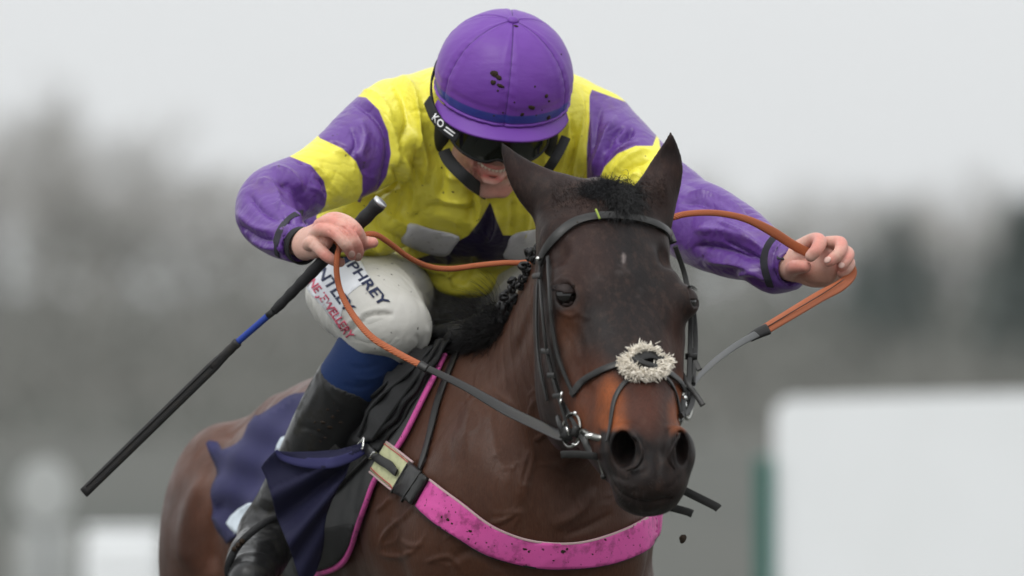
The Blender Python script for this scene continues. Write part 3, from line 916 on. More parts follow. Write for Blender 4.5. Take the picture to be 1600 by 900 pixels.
# eyeballs
m = Mat('horse_eye', (.006, .0045, .004), .10); m.b.inputs['Specular IOR Level'].default_value = .6; eye_m = m.m
def uv_sphere(c, r, nu=24, nv=16, ax=None, sc_=(1, 1, 1)):
    V, Q = [], []
    for i in range(nv + 1):
        th = math.pi * i / nv
        for j in range(nu):
            ph = 2 * math.pi * j / nu
            V.append((c[0] + r * sc_[0] * math.sin(th) * math.cos(ph), c[1] + r * sc_[1] * math.sin(th) * math.sin(ph), c[2] + r * sc_[2] * math.cos(th)))
    for i in range(nv):
        for j in range(nu):
            j2 = (j + 1) % nu
            Q.append((i * nu + j, (i + 1) * nu + j, (i + 1) * nu + j2, i * nu + j2))
    return np.array(V), np.array(Q)
lid_m = Mat('eyelid_skin', (.018, .0095, .0080), .6).m
rim_d = np.mean([hit(horse_tree, *q_)[0][1] for q_ in ((865, 448), (868, 476), (880, 440), (896, 446), (901, 472))])
for s in (-1, 1):
    cc_, rr_e = (P(883, 462, rim_d + .0235), .0245) if s < 0 else (EYE[1] + unit(l_h * .60 + n_h * .80) * .0045, .0240)
    V, Q = uv_sphere(cc_, rr_e)
    eye_o = link('eye', mesh_np('eye', V, Q), eye_m, horse)
    for dr_, thr in (((.15, -.25, 1), .40), ((.25, -.2, -1), .70)):
        V, Q = uv_sphere(cc_, rr_e + .0014, 36, 24)
        c_q = V[Q].mean(1) - cc_
        q2 = Q[(c_q @ unit(dr_) > thr * rr_e)]
        u_, inv_ = np.unique(q2, return_inverse=True)
        o_ = link('eyelid', mesh_np('eyelid', V[u_], inv_.reshape(-1, 4)), lid_m, eye_o)
        sm_ = o_.modifiers.new('thick', 'SOLIDIFY'); sm_.thickness = .0018; sm_.offset = 1
# ================================================================== JOCKEY
rider = thing('person', 'jockey in yellow and purple silks and purple cap crouching over the neck of the horse', 'person', tuple(P(745, 560, 1.3)))
HC = P(787, 128, 1.04)                                   # centre of the skull
u_k = unit((.13, -.52, .85)); f_k = unit(np.array([.02, -.86, -.50]) - u_k * u_k.dot(np.array([.02, -.86, -.50]))); r_k = unit(np.cross(f_k, u_k))
if r_k[0] < 0: r_k = -r_k
def K(a, b, c): return HC + r_k * a + f_k * b + u_k * c  # right, forward, up in the head's own frame (metres)

SH = -.034
def KF(a, b, c): return K(a - .007, b, c + SH - (.22 * a if c < -.065 else 0))
BF = Field()
# head: skull, face, jaw, cheeks, nose, lips
BF.add(ell(K(0, .0, .0), (.078, .098, .10), axis=u_k, side=r_k), .02)
BF.add(ell(KF(0, .030, -.060), (.064, .062, .085), axis=u_k, side=r_k), .02)
BF.add(ell(KF(0, .040, -.110), (.050, .046, .050), axis=u_k, side=r_k), .02)
BF.add(ell(KF(0, .066, -.146), (.022, .020, .016), axis=u_k, side=r_k), .018)      # chin
for g in (-1, 1):
    BF.add(ell(KF(g * .036, .066, -.058), (.023, .020, .022), axis=u_k, side=r_k), .016)   # cheek apples
    BF.add(tube([(*KF(g * .066, -.01, -.06), .012, .012), (*KF(g * .056, .02, -.115), .012, .012), (*KF(g * .03, .06, -.143), .012, .012)], None), .02)  # jaw line
    BF.sub(ell(KF(g * .032, .100, -.010), (.018, .016, .012), axis=u_k, side=r_k), .012)   # eye sockets
    BF.add(ell(KF(g * .031, .078, -.012), (.0125, .0125, .0125), axis=u_k, side=r_k), .003)
    BF.add(ell(KF(g * .011, .098, -.052), (.0075, .009, .0065), axis=u_k, side=r_k), .006)  # nostril wings
    BF.add(tube([(*KF(g * .019, .092, -.060), .006, .006), (*KF(g * .033, .083, -.080), .0075, .0065), (*KF(g * .037, .074, -.100), .006, .006)], None), .010)   # smile folds
    BF.add(ell(KF(g * .079, -.012, -.030), (.007, .016, .028), axis=u_k, side=r_k), .006)   # ears
    BF.sub(ell(KF(g * .0065, .101, -.058), (.003, .005, .003), axis=u_k, side=r_k), .002)
BF.add(tube([(*KF(0, .088, .005), .007, .007), (*KF(0, .104, -.030), .008, .008), (*KF(0, .112, -.045), .0095, .008)], None), .010)  # nose
BF.add(ell(KF(0, .086, -.084), (.034, .012, .020), axis=u_k, side=r_k), .012)       # mouth mound
BF.sub(tube([(*KF(-.031, .082, -.077), .003, .004), (*KF(-.020, .096, -.088), .0115, .008), (*KF(0, .104, -.092), .0145, .0095), (*KF(.020, .096, -.088), .0115, .008), (*KF(.031, .082, -.077), .003, .004)], r_k if False else u_k), .002)
BF.add(tube([(*KF(-.031, .083, -.073), .003, .003), (*KF(-.016, .0965, -.0785), .0045, .004), (*KF(0, .102, -.079), .005, .004), (*KF(.016, .0965, -.0785), .0045, .004), (*KF(.031, .083, -.073), .003, .003)], None), .003)   # upper lip
BF.add(tube([(*KF(-.030, .082, -.080), .003, .003), (*KF(-.018, .094, -.104), .005, .0045), (*KF(0, .099, -.111), .0065, .005), (*KF(.018, .094, -.104), .005, .0045), (*KF(.030, .082, -.080), .003, .003)], None), .003)   # lower lip
# neck and trunk, inside the clothes
BF.add(tube([(*K(0, -.02, -.09), .055, .058), (*P(782, 222, 1.17), .056, .058)], (1, 0, 0)), .02)
def NB(px, py, d, ra, rb=None, k=1.0):
    p = P(px, py, d)
    return (p[0], p[1], p[2], M(ra, d) * k, M(rb if rb else ra, d) * k)
TORSO = [(778, 205, 1.16, 150, 92), (768, 270, 1.24, 160, 108), (746, 340, 1.38, 142, 92), (732, 388, 1.52, 122, 72)]
BF.add(tube([NB(*n, k=.80) for n in TORSO], (1, 0, 0)), .04)
ARM = {-1: [(622, 196, 1.16, 76), (590, 218, 1.12, 72), (535, 258, 1.06, 60), (481, 286, 1.00, 51), (428, 312, .95, 53), (418, 338, .90, 49), (438, 362, .84, 40), (462, 380, .78, 31)],
       1: [(930, 212, 1.18, 70), (968, 245, 1.13, 66), (1020, 292, 1.06, 60), (1068, 334, 1.0, 62), (1100, 352, .95, 66), (1150, 378, .87, 58), (1196, 400, .80, 43), (1228, 412, .76, 34)]}
for g in (-1, 1):
    BF.add(tube([NB(*n, k=.66) for n in ARM[g]], None), .02)
THIGH = {-1: [(600, 462, 1.58, 94, 70), (580, 458, 1.38, 98, 68), (570, 464, 1.22, 91, 66), (590, 488, 1.08, 76, 66), (614, 510, 1.01, 57, 55)],
         1: [(800, 440, 1.58, 92, 80), (850, 460, 1.40, 90, 78), (910, 480, 1.22, 84, 74), (945, 505, 1.08, 72, 66), (950, 520, 1.02, 58, 54)]}
SHIN = {-1: [(606, 532, 1.04, 52), (565, 580, 1.08, 58), (520, 650, 1.13, 54), (478, 725, 1.18, 46), (442, 790, 1.22, 42), (418, 830, 1.24, 44)],
        1: [(940, 535, 1.05, 54), (950, 600, 1.10, 58), (952, 680, 1.16, 58), (948, 760, 1.24, 42), (945, 830, 1.30, 36), (945, 860, 1.32, 38)]}
FOOT = {-1: [(418, 848, 1.24, 44), (402, 872, 1.15, 46), (393, 893, 1.05, 42), (390, 905, .98, 32)],
        1: [(945, 872, 1.34, 36), (950, 890, 1.26, 36), (955, 905, 1.18, 34), (958, 918, 1.12, 26)]}
for g in (-1, 1):
    for L in (THIGH, SHIN, FOOT):
        BF.add(tube([NB(*n, k=.80) for n in L[g]], (1, 0, 0)), .02)
skinV, skinQ = BF.mesh((-.62, .62, .98), (.62, 1.95, 2.05), .010)
kp = ~(skinV[:, 2] > 99)

# hands: palm, four fingers, thumb (each finger its own chain of joints)
def NH(px, py, d, r): return (*P(px, py, d), M(r, d) * .89, M(r, d) * .89)
HFd = Field()
HFd.add(tube([NH(455, 374, .80, 20), NH(478, 382, .745, 24)], None), .02)                       # wrist, image-left hand
HFd.add(tube([(*P(480, 380, .735), M(27, .7), M(20, .7)), (*P(498, 374, .69), M(31, .7), M(19, .7)), (*P(508, 368, .665), M(30, .7), M(16, .7))], unit(P(520, 338, .67) - P(488, 392, .70))), .012)
LH = [[(500, 352, .68, 12.5), (520, 342, .655, 12.5), (541, 346, .64, 11.5), (557, 360, .63, 11.5), (565, 378, .645, 10.5), (561, 392, .67, 9.5)],
      [(495, 362, .675, 12), (510, 347, .648, 12.5), (537, 356, .622, 11.5), (553, 376, .615, 11), (560, 392, .632, 10), (559, 401, .645, 8.5)],
      [(488, 372, .67, 12), (500, 360, .645, 12), (521, 363, .612, 11), (538, 380, .602, 10.5), (546, 392, .618, 9.8), (550, 400, .630, 8.5)],
      [(482, 382, .67, 12), (490, 380, .65, 12), (508, 398, .632, 10.5), (521, 407, .635, 9.5), (532, 410, .65, 8.5)]]
for f in LH: HFd.add(tube([NH(*q) for q in f], None, per=4), .0022)
HFd.add(tube([NH(500, 385, .72, 14), NH(528, 384, .70, 13), NH(556, 378, .675, 11.5), NH(572, 379, .655, 11.5), NH(583, 379, .640, 9.5)], None, per=4), .006)
HFd.add(tube([NH(1205, 404, .80, 22), NH(1234, 412, .75, 26)], None), .02)                       # wrist, image-right hand
HFd.add(tube([(*P(1238, 410, .75), M(28, .7), M(20, .7)), (*P(1265, 412, .72), M(34, .7), M(20, .7)), (*P(1290, 416, .70), M(33, .7), M(17, .7))], (.15, 0, 1)), .014)
RH = [[(1250, 385, .72, 13), (1272, 375, .70, 13), (1281, 378, .665, 12.5), (1276, 390, .645, 11.5), (1267, 400, .645, 10.5)],
      [(1270, 388, .72, 12), (1292, 380, .70, 12), (1313, 380, .675, 12), (1312, 394, .645, 11), (1301, 405, .640, 10.5), (1295, 409, .642, 9.5)],
      [(1288, 394, .72, 11.5), (1308, 390, .70, 11.5), (1325, 395, .68, 11), (1323, 405, .655, 10.5), (1316, 414, .65, 9.5), (1314, 417, .652, 8.5)],
      [(1298, 408, .72, 11), (1316, 404, .71, 10.5), (1328, 410, .695, 9.5), (1324, 420, .68, 9), (1315, 428, .675, 8)]]
for f in RH: HFd.add(tube([NH(*q) for q in f], None, per=4), .0022)
HFd.add(tube([NH(1236, 424, .735, 14), NH(1241, 418, .70, 13), NH(1252, 417, .675, 12), NH(1259, 417, .66, 10)], None, per=4), .006)
HFd.add(ell(P(1285, 432, .715), (M(34), .016, M(16)), axis=(0, 0, 1), side=(1, 0, -.1)), .012)
handV, handQ = [], []
for lo, hi in (((P(435, 430, .8)[0], .56, P(0, 430, .5)[2]), (P(600, 320, .8)[0], .84, P(0, 318, .5)[2])), ((P(1185, 430, .8)[0], .56, P(0, 462, .5)[2]), (P(1348, 320, .8)[0], .84, P(0, 345, .5)[2]))):
    v, q = HFd.mesh(lo, hi, .0019)
    handQ.append(q + sum(len(x) for x in handV)); handV.append(relax(v, q, 1))
handV = np.vstack(handV); handQ = np.vstack(handQ)
HS = [([(530, 352), (545, 362), (552, 375)], 1.6, -1.2), ([(522, 357), (537, 371), (543, 386)], 1.6, -1.0),
      ([(536, 353), (539, 360)], 1.5, -.7), ([(541, 352), (545, 358)], 1.4, -.7), ([(556, 352), (552, 360)], 1.4, -.7), ([(512, 358), (517, 365)], 1.5, -.7),
      ([(495, 350), (508, 343)], 4, .9), ([(487, 372), (482, 386)], 3, -.8), ([(498, 368), (512, 385)], 3, -1.2), ([(1238, 408), (1246, 406)], 1.5, -.7),
      ([(1308, 384), (1303, 393)], 1.4, .6), ([(1275, 383), (1266, 390)], 1.6, -.5), ([(1245, 436), (1275, 446), (1300, 444)], 3, -1.2)]
handV = strokes(handV, handQ, [(a, b, c * 1.5) for a, b, c in HS])
# face: finer mesh in front
fV, fQ = BF.mesh(HC + np.array([-.13, -.20, -.29]), HC + np.array([.13, .14, .06]), .0017)
loc = np.stack([(fV - HC) @ r_k, (fV - HC) @ f_k, (fV - HC) @ u_k], 1)
keepf = (loc[:, 2] < .02) & (loc[:, 2] > -.23) & (fV[:, 1] < 1.16)
q = fQ[keepf[fQ].all(1)]; uq_, inv = np.unique(q, return_inverse=True); fV, fQ = relax(fV[uq_], inv.reshape(-1, 4), 1), inv.reshape(-1, 4)
FS = [([(742, 250), (738, 262), (742, 276)], 2.4, 2.6), ([(746, 246), (746, 262), (748, 278), (754, 290)], 2.2, -3.0), ([(735, 235), (742, 252), (752, 268)], 3, -1.2), ([(748, 262), (744, 275), (750, 290)], 3, -1.8), ([(757, 262), (752, 277), (760, 290)], 3, 1.2),
      ([(770, 297), (786, 300), (800, 297)], 3.5, -1.2), ([(728, 240), (736, 246)], 2, -1), ([(760, 255), (770, 262)], 2, -1)]
fV = strokes(fV, fQ, FS)
locS = np.stack([(skinV - HC) @ r_k, (skinV - HC) @ f_k, (skinV - HC) @ u_k], 1)
ks = ~((locS[:, 2] < .012) & (locS[:, 2] > -.22) & (skinV[:, 1] < 1.15) & (np.abs(locS[:, 0]) < .12) & (np.abs(locS[:, 1]) < .14))
q = skinQ[ks[skinQ].all(1)]; uq_, inv = np.unique(q, return_inverse=True); skinV, skinQ = skinV[uq_], inv.reshape(-1, 4)
JV = np.vstack([skinV, fV, handV]); JQ = np.vstack([skinQ, fQ + len(skinV), handQ + len(skinV) + len(fV)])
jp = to_px(JV)
SK = np.array([.62, .38, .31]); PK = np.array([.60, .215, .175])
nz = fbm(JV, 70, 2); C = np.tile(SK, (len(JV), 1)) * (1 + .06 * nz[:, None])
def layj(m_, c_):
    global C
    m_ = np.clip(m_, 0, 1)[:, None]; C = C * (1 - m_) + np.asarray(c_) * m_
for c_, r_ in (((541, 358), 9), ((557, 362), 8), ((520, 343), 8), ((500, 350), 8), ((517, 366), 8), ((508, 402), 9), ((563, 388), 8), ((548, 398), 7), ((584, 380), 7),
               ((1274, 386), 9), ((1281, 366), 9), ((1316, 376), 9), ((1326, 400), 7), ((1258, 418), 8), ((1240, 416), 8), ((1296, 405), 7), ((1313, 418), 6)):
    layj(blob(jp, c_, (r_ + 3, r_ + 3), 1.2) * (JV[:, 1] < .8) * .75, PK)
layj(blob(jp, (1285, 436), (42, 16), 1) * (JV[:, 1] < .8) * .5, [.30, .13, .075])
ff = (JV[:, 1] < 1.1) & (JV[:, 1] > .85)
layj(ff * blob(jp, (738, 262), (22, 26), 1) * .6, [.52, .19, .15]); layj(ff * blob(jp, (790, 300), (34, 12), 1) * .6, [.50, .17, .14])
lj = np.stack([(JV - HC) @ r_k, (JV - HC) @ f_k, (JV - HC) @ u_k], 1)
lj[:, 2] += .22 * (lj[:, 0] + .007); lj[:, 0] += .007
lip = np.clip(1 - np.abs(lj[:, 2] - SH + .079) / .006, 0, 1) + np.clip(1 - np.abs(lj[:, 2] - SH + .103) / .008, 0, 1)
layj(ff * lip * (np.abs(lj[:, 0]) < .031) * (lj[:, 1] > .08) * .8, [.46, .085, .075])
#layj(ff * (lj[:, 2] < -.083 + SH) * (lj[:, 2] > -.097 + SH) * (lj[:, 1] < .094) * (lj[:, 1] > .06) * (np.abs(lj[:, 0]) < .028), [.05, .012, .010])
layj(ff * np.clip(fbm(JV, 160, 6) - .9, 0, 1) * 2, [.12, .06, .04])
m = Mat('skin', (.5, .25, .2), .48)
m.setcol(m.attr('tone').outputs['Color'])
m.mix(m.ramp(m.noise(160, 3), .35, .75, 0, .3), (.40, .15, .115))
m.b.inputs['Subsurface Weight'].default_value = .12; m.b.inputs['Subsurface Radius'].default_value = (.008, .003, .0015); m.b.inputs['Subsurface Scale'].default_value = 1.0
m.bump(m.noise(520, 3), .18, .0006)
me = mesh_np('body', JV, JQ); attr_col(me, 'tone', np.clip(C, 0, 1))
link('body', me, m.m, rider)
# finger nails
nail = Mat('nail', (.70, .47, .41), .3).m
hand_tree = bvh(handV, handQ)
def patch(name, poly, step, tree, mat, parent, off=.001, th=.001, it=2, dflt=.7):
    def pl(x, y):
        p, n_ = hit(tree, x, y, dflt); return p, n_
    V, N, T, uv = sheet(poly, step, pl)
    return solid_sheet(name, V, N, T, mat, parent, off, th, it)
def oval(cx, cy, a, b, rot=0, n=14):
    t = np.arange(n) * 2 * math.pi / n; c_, s_ = math.cos(rot), math.sin(rot)
    x = a * np.cos(t); y = b * np.sin(t)
    return np.stack([cx + x * c_ - y * s_, cy + x * s_ + y * c_], 1)
for cx, cy, a_, b_, r_ in ((549.5, 397, 5, 5.5, .5), (560.5, 400, 4, 5, .2), (1293, 406, 6, 4.5, -.6), (1315, 414.5, 5, 4.5, -.4)):
    patch('finger_nail', oval(cx, cy, a_, b_, r_), 1.6, hand_tree, nail, rider, .0001, .0005)
# teeth
tooth = Mat('teeth', (.85, .78, .66), .2).m
for i in range(8):
    x = -.0225 + i * .0064
    V, Q = uv_sphere((0, 0, 0), 1, 10, 8)
    V = np.array([KF(x, .0935 - 14 * x * x, -.0865) + r_k * v[0] * .0034 + f_k * v[1] * .003 + u_k * v[2] * .0068 for v in V])
    link('tooth', mesh_np('tooth', V, Q), tooth, rider)

# ------------------------------------------------------------------ silks
SF = Field()
SF.add(tube([NB(*n) for n in TORSO], (1, 0, 0), per=6), .03)
SF.add(tube([NB(1190, 418, .80, 30), NB(1208, 438, .79, 22), NB(1240, 440, .785, 13)], None, per=3), .012)
SF.add(ell(P(562, 345, 1.24), (M(99), .10, M(64)), axis=(0, 0, 1), side=(1, 0, 0)), .05)
SF.add(tube([NB(735, 420, 1.42, 70, 45), NB(712, 440, 1.38, 40, 20)], (1, 0, 0), per=3), .03)
SF.add(tube([NB(645, 200, 1.18, 74, 74), NB(690, 185, 1.20, 80, 80), NB(780, 182, 1.22, 92, 80), NB(870, 188, 1.20, 78, 76), NB(920, 205, 1.19, 66, 66)], (1, 0, 0), per=4), .04)
for g in (-1, 1):
    SF.add(tube([NB(*n) for n in ARM[g]], None, per=5), .018)
# flared cuff on the right of the picture
SF.add(tube([NB(1205, 412, .79, 38, 34), NB(1226, 424, .77, 30, 28)], None, per=3), .012)
SF.sub(tube([NB(466, 383, .765, 24), NB(486, 392, .70, 30)], None, per=2), .003)
SF.sub(tube([NB(1232, 416, .76, 24), NB(1262, 424, .70, 34)], None, per=2), .003)
SF.sub(tube([NB(786, 205, 1.05, 50, 50), NB(786, 265, 1.00, 30, 30)], None, per=3), .012)   # collar opening
sV, sQ = SF.mesh((-.52, .66, 1.62), (.52, 1.85, 2.14), .0034)
sV = relax(sV, sQ, 2)
a_ = 1.0
FO = []
def F(pts, w_, h_, *t): FO.append((pts, w_ * .9, h_ * 2.8, *t))
# left sleeve
F([(498, 215), (540, 232), (566, 262), (568, 305)], 4, -3.2); F([(455, 246), (490, 262), (508, 290), (508, 325)], 4, -3.0)
F([(548, 160), (585, 182), (606, 225), (600, 275), (585, 302)], 4.5, -4); F([(560, 150), (598, 180), (618, 225), (612, 280)], 6, 3.5)
F([(515, 235), (550, 240), (575, 262)], 7, 2.5); F([(560, 185), (570, 215), (560, 250)], 9, 3); F([(548, 200), (556, 225), (545, 248)], 4, -2.5)
F([(470, 255), (500, 265), (515, 285)], 5, 2.2); F([(480, 290), (500, 300), (512, 318)], 3, 1.8); F([(490, 275), (505, 285), (514, 300)], 3, -1.6)
F([(420, 262), (450, 270), (475, 300)], 8, 3.5); F([(432, 285), (460, 296), (478, 330)], 6, -4); F([(400, 280), (425, 290), (440, 330)], 7, 3)
F([(385, 300), (410, 330), (440, 345)], 7, -3.5); F([(370, 330), (400, 355), (432, 362)], 6, 3); F([(372, 350), (402, 372), (432, 378)], 5, -3)
F([(390, 372), (415, 385), (440, 388)], 5, 2.5); F([(430, 318), (452, 332), (475, 345)], 5, 4); F([(440, 335), (455, 345), (480, 352)], 4, -3.5)
F([(448, 352), (436, 372), (442, 398)], 3.2, 3.2); F([(456, 350), (444, 372), (450, 402)], 3, -2.6); F([(466, 352), (455, 375), (462, 400)], 4, 2.2)
# left front of the body
F([(555, 140), (590, 150), (616, 190)], 6, 3); F([(600, 112), (625, 140), (640, 190), (620, 230)], 9, -5); F([(620, 110), (650, 150), (655, 210), (640, 260)], 8, 5)
F([(620, 235), (632, 265), (618, 300), (590, 320)], 7, 6); F([(612, 255), (620, 285), (600, 305)], 5, -4); F([(650, 215), (648, 260), (655, 300)], 6, -4)
F([(655, 205), (668, 250), (665, 290)], 6, 4); F([(676, 150), (672, 190), (690, 230)], 6, -3); F([(640, 170), (660, 175), (690, 172)], 3, -2.0)
F([(665, 190), (682, 240), (690, 280), (680, 330)], 10, -4); F([(690, 270), (720, 280), (760, 285)], 8, 3.5); F([(675, 310), (705, 314), (750, 318)], 5, 2.5)
F([(660, 325), (700, 330), (745, 338)], 7, -4); F([(640, 265), (650, 300), (640, 340)], 8, 4); F([(600, 335), (630, 350), (655, 358)], 6, 3); F([(585, 330), (600, 360), (640, 385)], 9, -4)
F([(745, 295), (752, 315), (748, 340), (740, 365)], 5, 6); F([(735, 290), (738, 320), (730, 350)], 6, -5); F([(640, 400), (680, 418), (720, 430)], 7, 4); F([(700, 440), (730, 425), (760, 430)], 5, -4)
F([(560, 345), (575, 375), (600, 395)], 8, 4); F([(625, 300), (622, 330), (605, 350)], 4, -3); F([(720, 230), (712, 260), (725, 290)], 6, -3)
F([(700, 400), (705, 430), (712, 450)], 4, 3.5); F([(740, 400), (735, 425), (720, 445)], 4, -3.5); F([(770, 318), (772, 350), (760, 380)], 4, 4)
# right front
F([(905, 140), (912, 180), (905, 230), (890, 290)], 5, 3.0); F([(880, 160), (885, 210), (870, 290)], 6, 4); F([(893, 180), (897, 230), (883, 290)], 4, -4)
F([(868, 200), (866, 250), (855, 300)], 5, -3.5); F([(850, 240), (852, 280), (845, 330)], 5, 4); F([(820, 300), (825, 340), (815, 380)], 5, 3.5); F([(800, 310), (800, 345), (796, 370)], 4, -3)
# right sleeve
F([(965, 180), (950, 205), (940, 235), (925, 275)], 6, 5); F([(975, 195), (958, 212), (945, 240)], 4, -5); F([(940, 165), (932, 195), (925, 240)], 5, -3)
F([(1000, 222), (975, 230), (955, 250), (940, 290)], 5, 3.5); F([(1020, 235), (985, 245), (955, 275)], 6, 4); F([(1015, 250), (985, 262), (968, 285)], 4, -4)
F([(918, 150), (917, 200), (915, 250), (905, 300)], 3.5, -3.5); F([(990, 200), (975, 215), (965, 220)], 6, -6); F([(1000, 270), (980, 280), (975, 290)], 4, 2.5)
F([(1060, 285), (1100, 290), (1150, 315), (1200, 355)], 8, -4); F([(1075, 300), (1120, 305), (1170, 335)], 6, 4); F([(1060, 320), (1100, 318), (1150, 345)], 6, -3)
F([(1080, 360), (1130, 362), (1180, 380)], 8, 4); F([(1080, 385), (1130, 390), (1190, 410)], 7, -5); F([(1100, 405), (1150, 412), (1195, 425)], 7, 4.5)
F([(1120, 345), (1160, 365), (1200, 395)], 5, 3.5); F([(1130, 375), (1170, 395), (1200, 415)], 4, -3.5); F([(1212, 362), (1195, 395), (1198, 430)], 3, 2.6); F([(1224, 368), (1206, 400), (1210, 440)], 3.5, -2.5)
F([(1150, 430), (1180, 425), (1205, 440)], 5, 4); F([(1205, 420), (1215, 440), (1240, 448)], 4, -3)
rs = np.random.RandomState(9)
for _ in range(150):                       # fine random creases
    x0_, y0_ = rs.uniform(380, 1230), rs.uniform(110, 450)
    an = rs.uniform(0, math.pi); L = rs.uniform(14, 40)
    F([(x0_, y0_), (x0_ + L * .5 * math.cos(an) + rs.uniform(-5, 5), y0_ + L * .5 * math.sin(an) + rs.uniform(-5, 5)), (x0_ + L * math.cos(an), y0_ + L * math.sin(an))], rs.uniform(1.8, 4), rs.choice([-1, 1]) * rs.uniform(.3, .8))
sV = strokes(sV, sQ, FO, -9, 9, .65)
sN = vnormals(sV, sQ)
sV = sV + sN * (.0016 * fbm(sV, 28, 3, 3))[:, None]
silk_tree = bvh(sV, sQ)
sp = to_px(sV)
PUR = [[(548, 150), (572, 152), (592, 172), (606, 205), (611, 240), (604, 275), (590, 297), (566, 309), (563, 317), (558, 315), (566, 300), (566, 275), (556, 252), (535, 232), (500, 216), (480, 190), (520, 130)],
       [(300, 420), (330, 250), (452, 244), (486, 258), (506, 283), (511, 305), (508, 322), (494, 338), (498, 352), (540, 372), (520, 430), (440, 470)],
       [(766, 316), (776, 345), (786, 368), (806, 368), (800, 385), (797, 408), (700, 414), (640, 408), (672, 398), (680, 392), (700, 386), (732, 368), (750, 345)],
       [(921, 150), (925, 140), (980, 160), (1030, 200), (1020, 228), (993, 228), (965, 240), (945, 260), (934, 285), (925, 340), (915, 340), (917, 280), (917, 230), (921, 190)],
       [(1030, 250), (1120, 240), (1300, 350), (1300, 520), (1040, 480), (1030, 400)]]
sd_ = np.full(len(sV), -99.)
for pg in PUR: sd_ = np.maximum(sd_, poly_sd(sp, pg))
sd_[(sp[:, 0] > 1030)] = np.maximum(sd_[(sp[:, 0] > 1030)], 5)
bz = sp + np.stack([2 * fbm(sV, 30, 8), 2 * fbm(sV, 30, 9)], 1)
m = Mat('silk', (.82, .745, .075), .34)
dirt = m.ramp(m.noise(14, 5, .65), .55, .85, 0, .45)
m.mix(m.ramp(m.noise(5, 3), .35, .7, 0, .35), (.62, .545, .035))
m.mix(m.ramp(m.attr('purple').outputs['Fac'], -.6, .6), (.112, .041, .245))
m.mix(dirt, (.16, .12, .03), 'MIX')
m.mix(m.ramp(m.noise(110, 2, .4), .74, .77, 0, .7), (.05, .04, .02))
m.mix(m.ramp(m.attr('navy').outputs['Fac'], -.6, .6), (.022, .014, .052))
weave = m.noise(900, 2, .5)
m.bump(weave, .10, .0005); m.ridge(6, 2.2, .15, .010); m.ridge(19, 1.2, .08, .004); m.bump(m.noise(26, 5, .6, None, .6), .5, .006); m.bump(m.noise(9, 3, .5, None, 1.2), .35, .010)
m.b.inputs['Specular IOR Level'].default_value = .42
me = mesh_np('silks', sV, sQ)
attr(me, 'purple', sd_)
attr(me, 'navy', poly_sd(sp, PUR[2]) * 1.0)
silk = m.m
shirt = link('silks', me, silk, rider)

black = Mat('black_fabric', (.012, .012, .013), .7); black.bump(black.noise(300, 3), .4, .001); black = black.m
sponsor = Mat('grey_white_patch', (.66, .66, .70), .75); sponsor.mix(sponsor.ramp(sponsor.noise(60, 4), .6, .75, 0, .7), (.16, .15, .15)); sponsor.bump(sponsor.noise(700, 2), .4, .0005); sponsor = sponsor.m
for pg in ([(640, 348), (675, 357), (717, 368), (710, 384), (696, 399), (660, 392), (627, 377), (634, 362)], [(797, 370), (812, 362), (850, 356), (862, 362), (862, 400), (830, 412), (788, 402), (792, 385)]):
    patch('sponsor_patch', outline(pg, 3), 5, silk_tree, sponsor, shirt, .0012, .0012, 4, 1.2)
# elastic cuff bands, wrist bands
dgrey = Mat('dark_elastic', (.035, .035, .045), .8).m
strap('arm_band', [(472, 333), (460, 336), (447, 346), (436, 362), (431, 382), (434, 400)], silk_tree, .011, dgrey, shirt, .002, .001, 6)
strap('arm_band', [(1224, 360), (1212, 369), (1198, 386), (1193, 408), (1198, 432), (1204, 448)], silk_tree, .013, dgrey, shirt, .002, .001, 6)
def ring(name, c0, ax, ra, rb, w_, th, mat, parent, side=(0, 0, 1), n=40):
    ax = unit(ax); s = unit(np.array(side, float) - ax * ax.dot(np.array(side, float))); t_ = np.cross(ax, s)
    a = np.linspace(0, 2 * math.pi, n + 1)
    pts = np.array([c0 + s * ra * math.cos(x) + t_ * rb * math.sin(x) for x in a])
    nr = np.array([s * math.cos(x) + t_ * math.sin(x) for x in a])
    V, Q, T = sweep(pts, w_, th, nr, 8, 3.5)
    return link(name, mesh_np(name, V, Q, T), mat, parent)
ring('wrist_cuff', P(471, 384, .755), P(490, 392, .70) - P(455, 375, .80), M(29), M(26), .022, .004, black, rider)
ring('wrist_cuff', P(1230, 415, .765), P(1250, 418, .72) - P(1210, 408, .80), M(31), M(27), .024, .004, black, rider)

# ------------------------------------------------------------------ cap (helmet cover), peak, tape, button, goggles, strap
capm = Mat('cap_silk', (.145, .043, .310), .42)
capm.mix(capm.ramp(capm.attr('seam').outputs['Fac'], .0003, .0012, .75, 0), (.030, .010, .085))
capm.mix(capm.ramp(capm.attr('tape').outputs['Fac'], -.0012, .0012), (.032, .050, .270))
capm.mix(capm.ramp(capm.noise(12, 4), .4, .8, 0, .3), (.10, .035, .24))
capm.bump(capm.noise(60, 3, .6, capm.obj((1, 1, 2.5)), .3), .25, .002); capm.bump(capm.noise(800, 2), .1, .0004)
capm.b.inputs['Specular IOR Level'].default_value = .3
capm = capm.m
plainm = Mat('plain_cap_silk', (.145, .043, .310), .42); plainm.mix(plainm.ramp(plainm.noise(12, 4), .4, .8, 0, .3), (.10, .035, .24)); plainm.bump(plainm.noise(90, 3), .25, .0012); plainm = plainm.m
hc = HC + u_k * .010
RX, RF, RU = .1215, .128, .116
